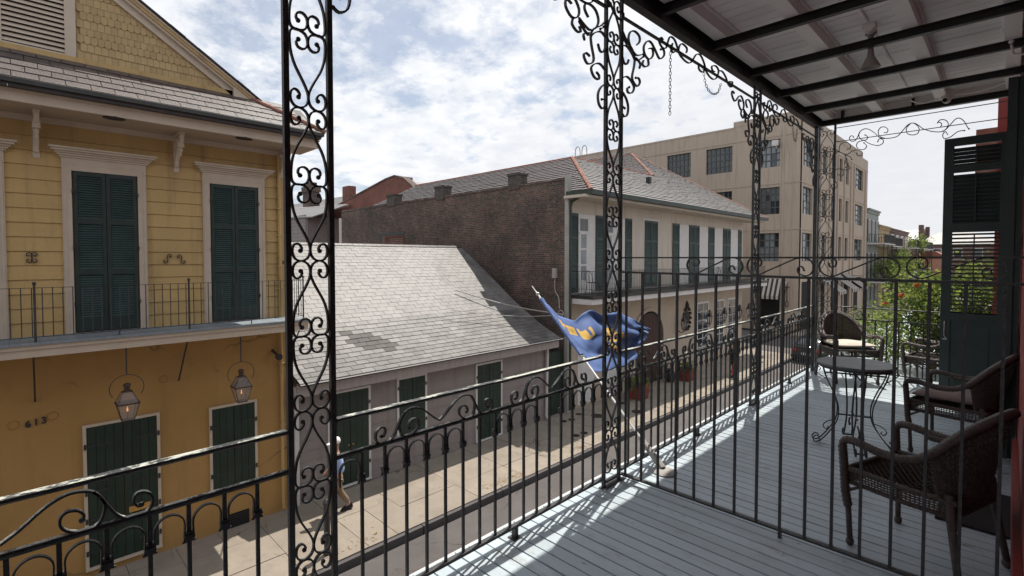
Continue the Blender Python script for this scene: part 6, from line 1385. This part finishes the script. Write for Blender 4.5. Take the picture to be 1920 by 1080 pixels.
def chair(loc, rz, label):
    C_ = thing('wicker_armchair', loc, label, 'chair', 'brown wicker armchairs on the gallery', rz)
    half = catm(rimH, 3); full = half + [Vector((p.x, -p.y, p.z)) for p in reversed(half[:-1])]
    wrapped(B(), full, .0215, 8).build('rim', 'wicker', C_, smooth=True, local=True)
    inner = [Vector((p.x * .985 + .02, p.y * .9, p.z - .012)) for p in full[12:-12]]
    wrapped(B(), inner, .017, 7).build('rim_roll', 'wicker', C_, smooth=True, local=True)
    for s in (1, -1):
        wrapped(B(), [(.335, .288 * s, .56), (.325, .284 * s, .45), (.315, .28 * s, .30), (.30, .272 * s, .22)], .026).tube([(.30, .272 * s, .23), (.29, .262 * s, .03)], .0175, 8).ball((.29, .262 * s, .022), .026, 8).build('leg', 'wicker', C_, smooth=True, local=True)
        wrapped(B(), [(-.20, .235 * s, .46), (-.22, .24 * s, .30)], .020).tube([(-.21, .238 * s, .34), (-.262, .268 * s, .03)], .017, 8, scales=[1.15, .95]).ball((-.263, .269 * s, .022), .025, 8).build('leg', 'wicker', C_, smooth=True, local=True)
        woven([(.30, .285 * s, .60), (.0, .298 * s, .615)], [(.30, .275 * s, .42), (.0, .27 * s, .41)], 4, 3) if False else None
    # back panel
    bk = [p for p in full if p.x < -.125]; bot = [( -.16, .25, .43), (-.19, .225, .425), (-.215, .16, .42), (-.235, .08, .42), (-.24, 0, .42)]; bt = catm(bot, 3); bt = bt + [Vector((p.x, -p.y, p.z)) for p in reversed(bt[:-1])]
    woven(bk, bt, 62, 24, w=.0135, amp=.003).build('woven_back', 'wicker', C_, local=True)
    wrapped(B(), bt, .012, 6).build('back_band', 'wicker', C_, local=True)
    # seat
    L_ = [(-.225, .245, .425), (.0, .268, .425), (.30, .272, .43)]; R_ = [(x, -y, z) for x, y, z in L_]
    Lr = resample(L_, 26); Rr = resample(R_, 26); b = B()
    for i in range(26): b.tube([Lr[i].lerp(Rr[i], q / 24) - Vector((0, 0, .018 * math.sin(math.pi * q / 24))) + Vector((0, 0, .0025 * (1 if (i + q) % 2 else -1))) for q in range(25)], .0078, 3)
    for q in range(1, 24): b.tube([Lr[i].lerp(Rr[i], q / 24) - Vector((0, 0, .018 * math.sin(math.pi * q / 24))) - Vector((0, 0, .0025 * (1 if (i + q) % 2 else -1))) for i in range(26)], .005, 3)
    b.build('woven_seat', 'wicker', C_, local=True)
    loop = [(.31, .272, .43), (.31, -.272, .43), (-.05, -.268, .425), (-.225, -.235, .425), (-.225, .235, .425), (-.05, .268, .425), (.31, .272, .43)]
    wrapped(B(), loop, .016, 6).build('seat_rim', 'wicker', C_, smooth=True, local=True)
    low = [(.305, .268, .355), (.305, -.268, .355), (-.05, -.262, .35), (-.22, -.23, .35), (-.22, .23, .35), (-.05, .262, .35), (.305, .268, .355)]
    wrapped(B(), low, .010, 5).build('apron_rim', 'wicker', C_, smooth=True, local=True)
    woven(loop, low, 110, 7, w=.009).build('woven_apron', 'wicker', C_, local=True)
    for s in (1, -1): wrapped(B(), [(.315, .28 * s, .30), (.24, .275 * s, .34), (.20, .27 * s, .36)], .009, 5).build('brace', 'wicker', C_, local=True)
    squeeze(C_)
    return C_
chair((-.31, 3.44, FL), math.radians(162), 'empty brown wicker armchair nearest the camera, behind the divider grille')
chair((-.285, 5.42, FL), math.radians(169), 'brown wicker armchair with a striped brown seat cushion, second from the camera by the wall')
chair((-1.50, 7.72, FL), math.radians(-50), 'brown wicker armchair with a cream seat cushion in the far corner')
c4 = chair((-.63, 7.85, FL), math.radians(172), 'brown wicker armchair half hidden behind the open green shutter')
c4.scale = (.95, .92, .95)
def cushion(loc, rz, m, label):
    b = B(); n = 10
    def z(i, j, s): 
        e = min(i, n - i, j, n - j) / 2.0; return .033 * min(1, e + .05) ** .5 * s
    for s in (1, -1):
        G = [[(-.19 + .47 * i / n, (-.24 + .48 * j / n) * (1 if i > 2 else .93), .45 + .035 + z(i, j, s) + .004 * math.sin(i * 1.3 + j)) for j in range(n + 1)] for i in range(n + 1)]
        b.grid(G if s > 0 else [list(reversed(r)) for r in G])
    b.tube([(.285, -.235, .485), (.285, .235, .485), (-.19, .225, .485), (-.19, -.225, .485)], .012, 6, True)
    t = thing('seat_cushion', loc, label, 'cushion', None, rz); b.build('cushion_cover', m, t, smooth=True, local=True); squeeze(t)
cushion((-.285, 5.42, FL), math.radians(169), 'cushB', 'striped brown cushion on the second wicker armchair by the wall')
cushion((-1.50, 7.72, FL), math.radians(-50), 'cushW', 'cream cushion on the wicker armchair in the far corner')

# ------------------------------------------------------------ bistro table
TB = thing('bistro_table', (-.91, 5.0, FL), 'round dark slate topped bistro table on scrolled iron legs', 'table')
B().lathe([(.001, 4.896), (.265, 4.896), (.277, 4.900), (.28, 4.912), (.274, 4.919), (.001, 4.920)], (-.91, 5.0, 0), 40).build('tabletop', 'tabletop', TB)
B().lathe([(.255, 4.878), (.263, 4.878), (.263, 4.894), (.255, 4.894)], (-.91, 5.0, 0), 32, cap=False).build('top_ring', 'iron', TB)
lg = [(.235, .69), (.225, .64), (.20, .56), (.155, .46), (.12, .34), (.13, .22), (.19, .11), (.25, .035), (.29, .02), (.30, .05), (.275, .075), (.25, .06)]
for k in range(4):
    a0 = math.radians(20 + 90 * k); d = Vector((math.cos(a0), math.sin(a0), 0)); n_ = Vector((-d.y, d.x, 0)); c = Vector((-.91, 5.0, FL))
    b = B()
    for s in (-.035, .035): b.flat(smoothpath([c + d * r + n_ * s * (1 + q * .0) + Vector((0, 0, z)) for q, (r, z) in enumerate(lg)], 4), n_, .012, .008)
    b.flat(smoothpath([c + d * r + Vector((0, 0, z)) for r, z in [(.20, .56), (.26, .60), (.30, .645), (.275, .67), (.25, .65), (.262, .635)]], 4), n_, .012, .006)
    b.flat(smoothpath([c + d * r + Vector((0, 0, z)) for r, z in [(.13, .22), (.19, .20), (.225, .16), (.205, .13), (.185, .145), (.195, .155)]], 4), n_, .012, .006)
    b.tube([c + d * .25 - n_ * .035 + Vector((0, 0, .03)), c + d * .25 + n_ * .035 + Vector((0, 0, .03))], .008, 5)
    b.build('leg', 'iron', TB)
for z in (.27, .62):
    for k in range(2):
        a0 = math.radians(20 + 90 * k); d = Vector((math.cos(a0), math.sin(a0), 0)) * (.13 if z < .5 else .22); c = Vector((-.91, 5.0, FL + z)); B().tube([c - d, c + d], .007, 5).build('cross_brace', 'iron', TB)

# ------------------------------------------------------------ flag and pole
FP = thing('flag_pole', (-1.80, 3.41, FL), 'thin aluminium flag pole leaning out over the railing from a round floor socket', 'flagpole')
pb = Vector((-1.82, 3.42, FL + .02)); tip = Vector((-3.60, 3.964, 5.44)); pd = (tip - pb)
B().tube([pb + pd * .0, tip], .0095, 8).build('pole', 'chrome', FP)
B().tube([pb, pb + pd * .13], .024, 8, scales=[1.15, .9]).build('socket', 'cable', FP)
B().lathe([(.085, 0), (.09, .008), (.07, .016), (.03, .022)], (-1.80, 3.41, FL), 16).build('base_flange', 'cable', FP)
B().tube([tip, tip + pd.normalized() * .10], .007, 6).ball(tip - pd * .02, .022, 6).build('finial', 'chrome', FP)
B().tube([pb + pd * (.555 + .0385 * q) for q in range(11)], .019, 7, scales=[1.25, .9, 1.15, 1, 1.3, .95, 1.2, 1, 1.25, 1.05, 1.35]).build('flag_sleeve', 'flagB', FP)
for q in (.55, .945): B().lathe([(.018, -.01), (.024, 0), (.018, .01)], pb + pd * q, 8).build('clip', 'chrome', FP)
nu, nv = 44, 26
Tp = resample([(0, y, z) for y, z in FLT], nu + 1); Bp = resample([(0, y, z) for y, z in FLB], nu + 1)
Pt = pb + pd * .93; Pb_ = pb + pd * .56
G = []
for i in range(nv + 1):
    a = i / nv; row = []
    for j in range(nu + 1):
        u = j / nu
        p = Tp[j].lerp(Bp[j], a)
        xe = Pt.lerp(Pb_, a).x
        x = xe * (1 - u) ** 1.5 + (-3.45) * (1 - (1 - u) ** 1.5)
        k = (x) / -3.6           # keep the outline while the cloth swings nearer the house
        y_ = p.y * k; z_ = 5.8 + (p.z - 5.8) * k
        x += u ** .5 * (.075 * (1 - abs(math.sin(5 * a + 2.5 * u + .8 * math.sin(7 * u)))) + .055 * abs(math.sin(8 * u - 3.5 * a)) + .05 * abs(math.sin(10 * a - 5 * u + 1)) + .018 * math.sin(31 * u + 17 * a)) - .06 * u ** .5
        z_ += u * .025 * math.sin(12 * u + 4 * a); y_ += .03 * u * math.sin(9 * a + 3)
        row.append((x, y_, z_))
    G.append(row)
b = B().grid(G)
b.m = []
for i in range(nv):
    for j in range(nu):
        a, u = (i + .5) / nv, (j + .5) / nu
        y = (0.08 < u < .33 and .10 + .3 * u < a < .30 + .12 * u and math.sin(u * 70 + a * 9) > -.8) or (((u - .53) / .11) ** 2 + ((a - .50) / .22) ** 2 < 1 and math.sin(u * 75) * math.sin(a * 30) > -.45)
        b.m.append(1 if y else 0)
fo = b.build('flag_cloth', ['flagB', 'flagY'], None, smooth=True)
tag(fo, 'crumpled blue flag with gold print blowing from the leaning pole', 'flag'); fo.name = 'flag'
sd = fo.modifiers.new('solid', 'SOLIDIFY'); sd.thickness = .003
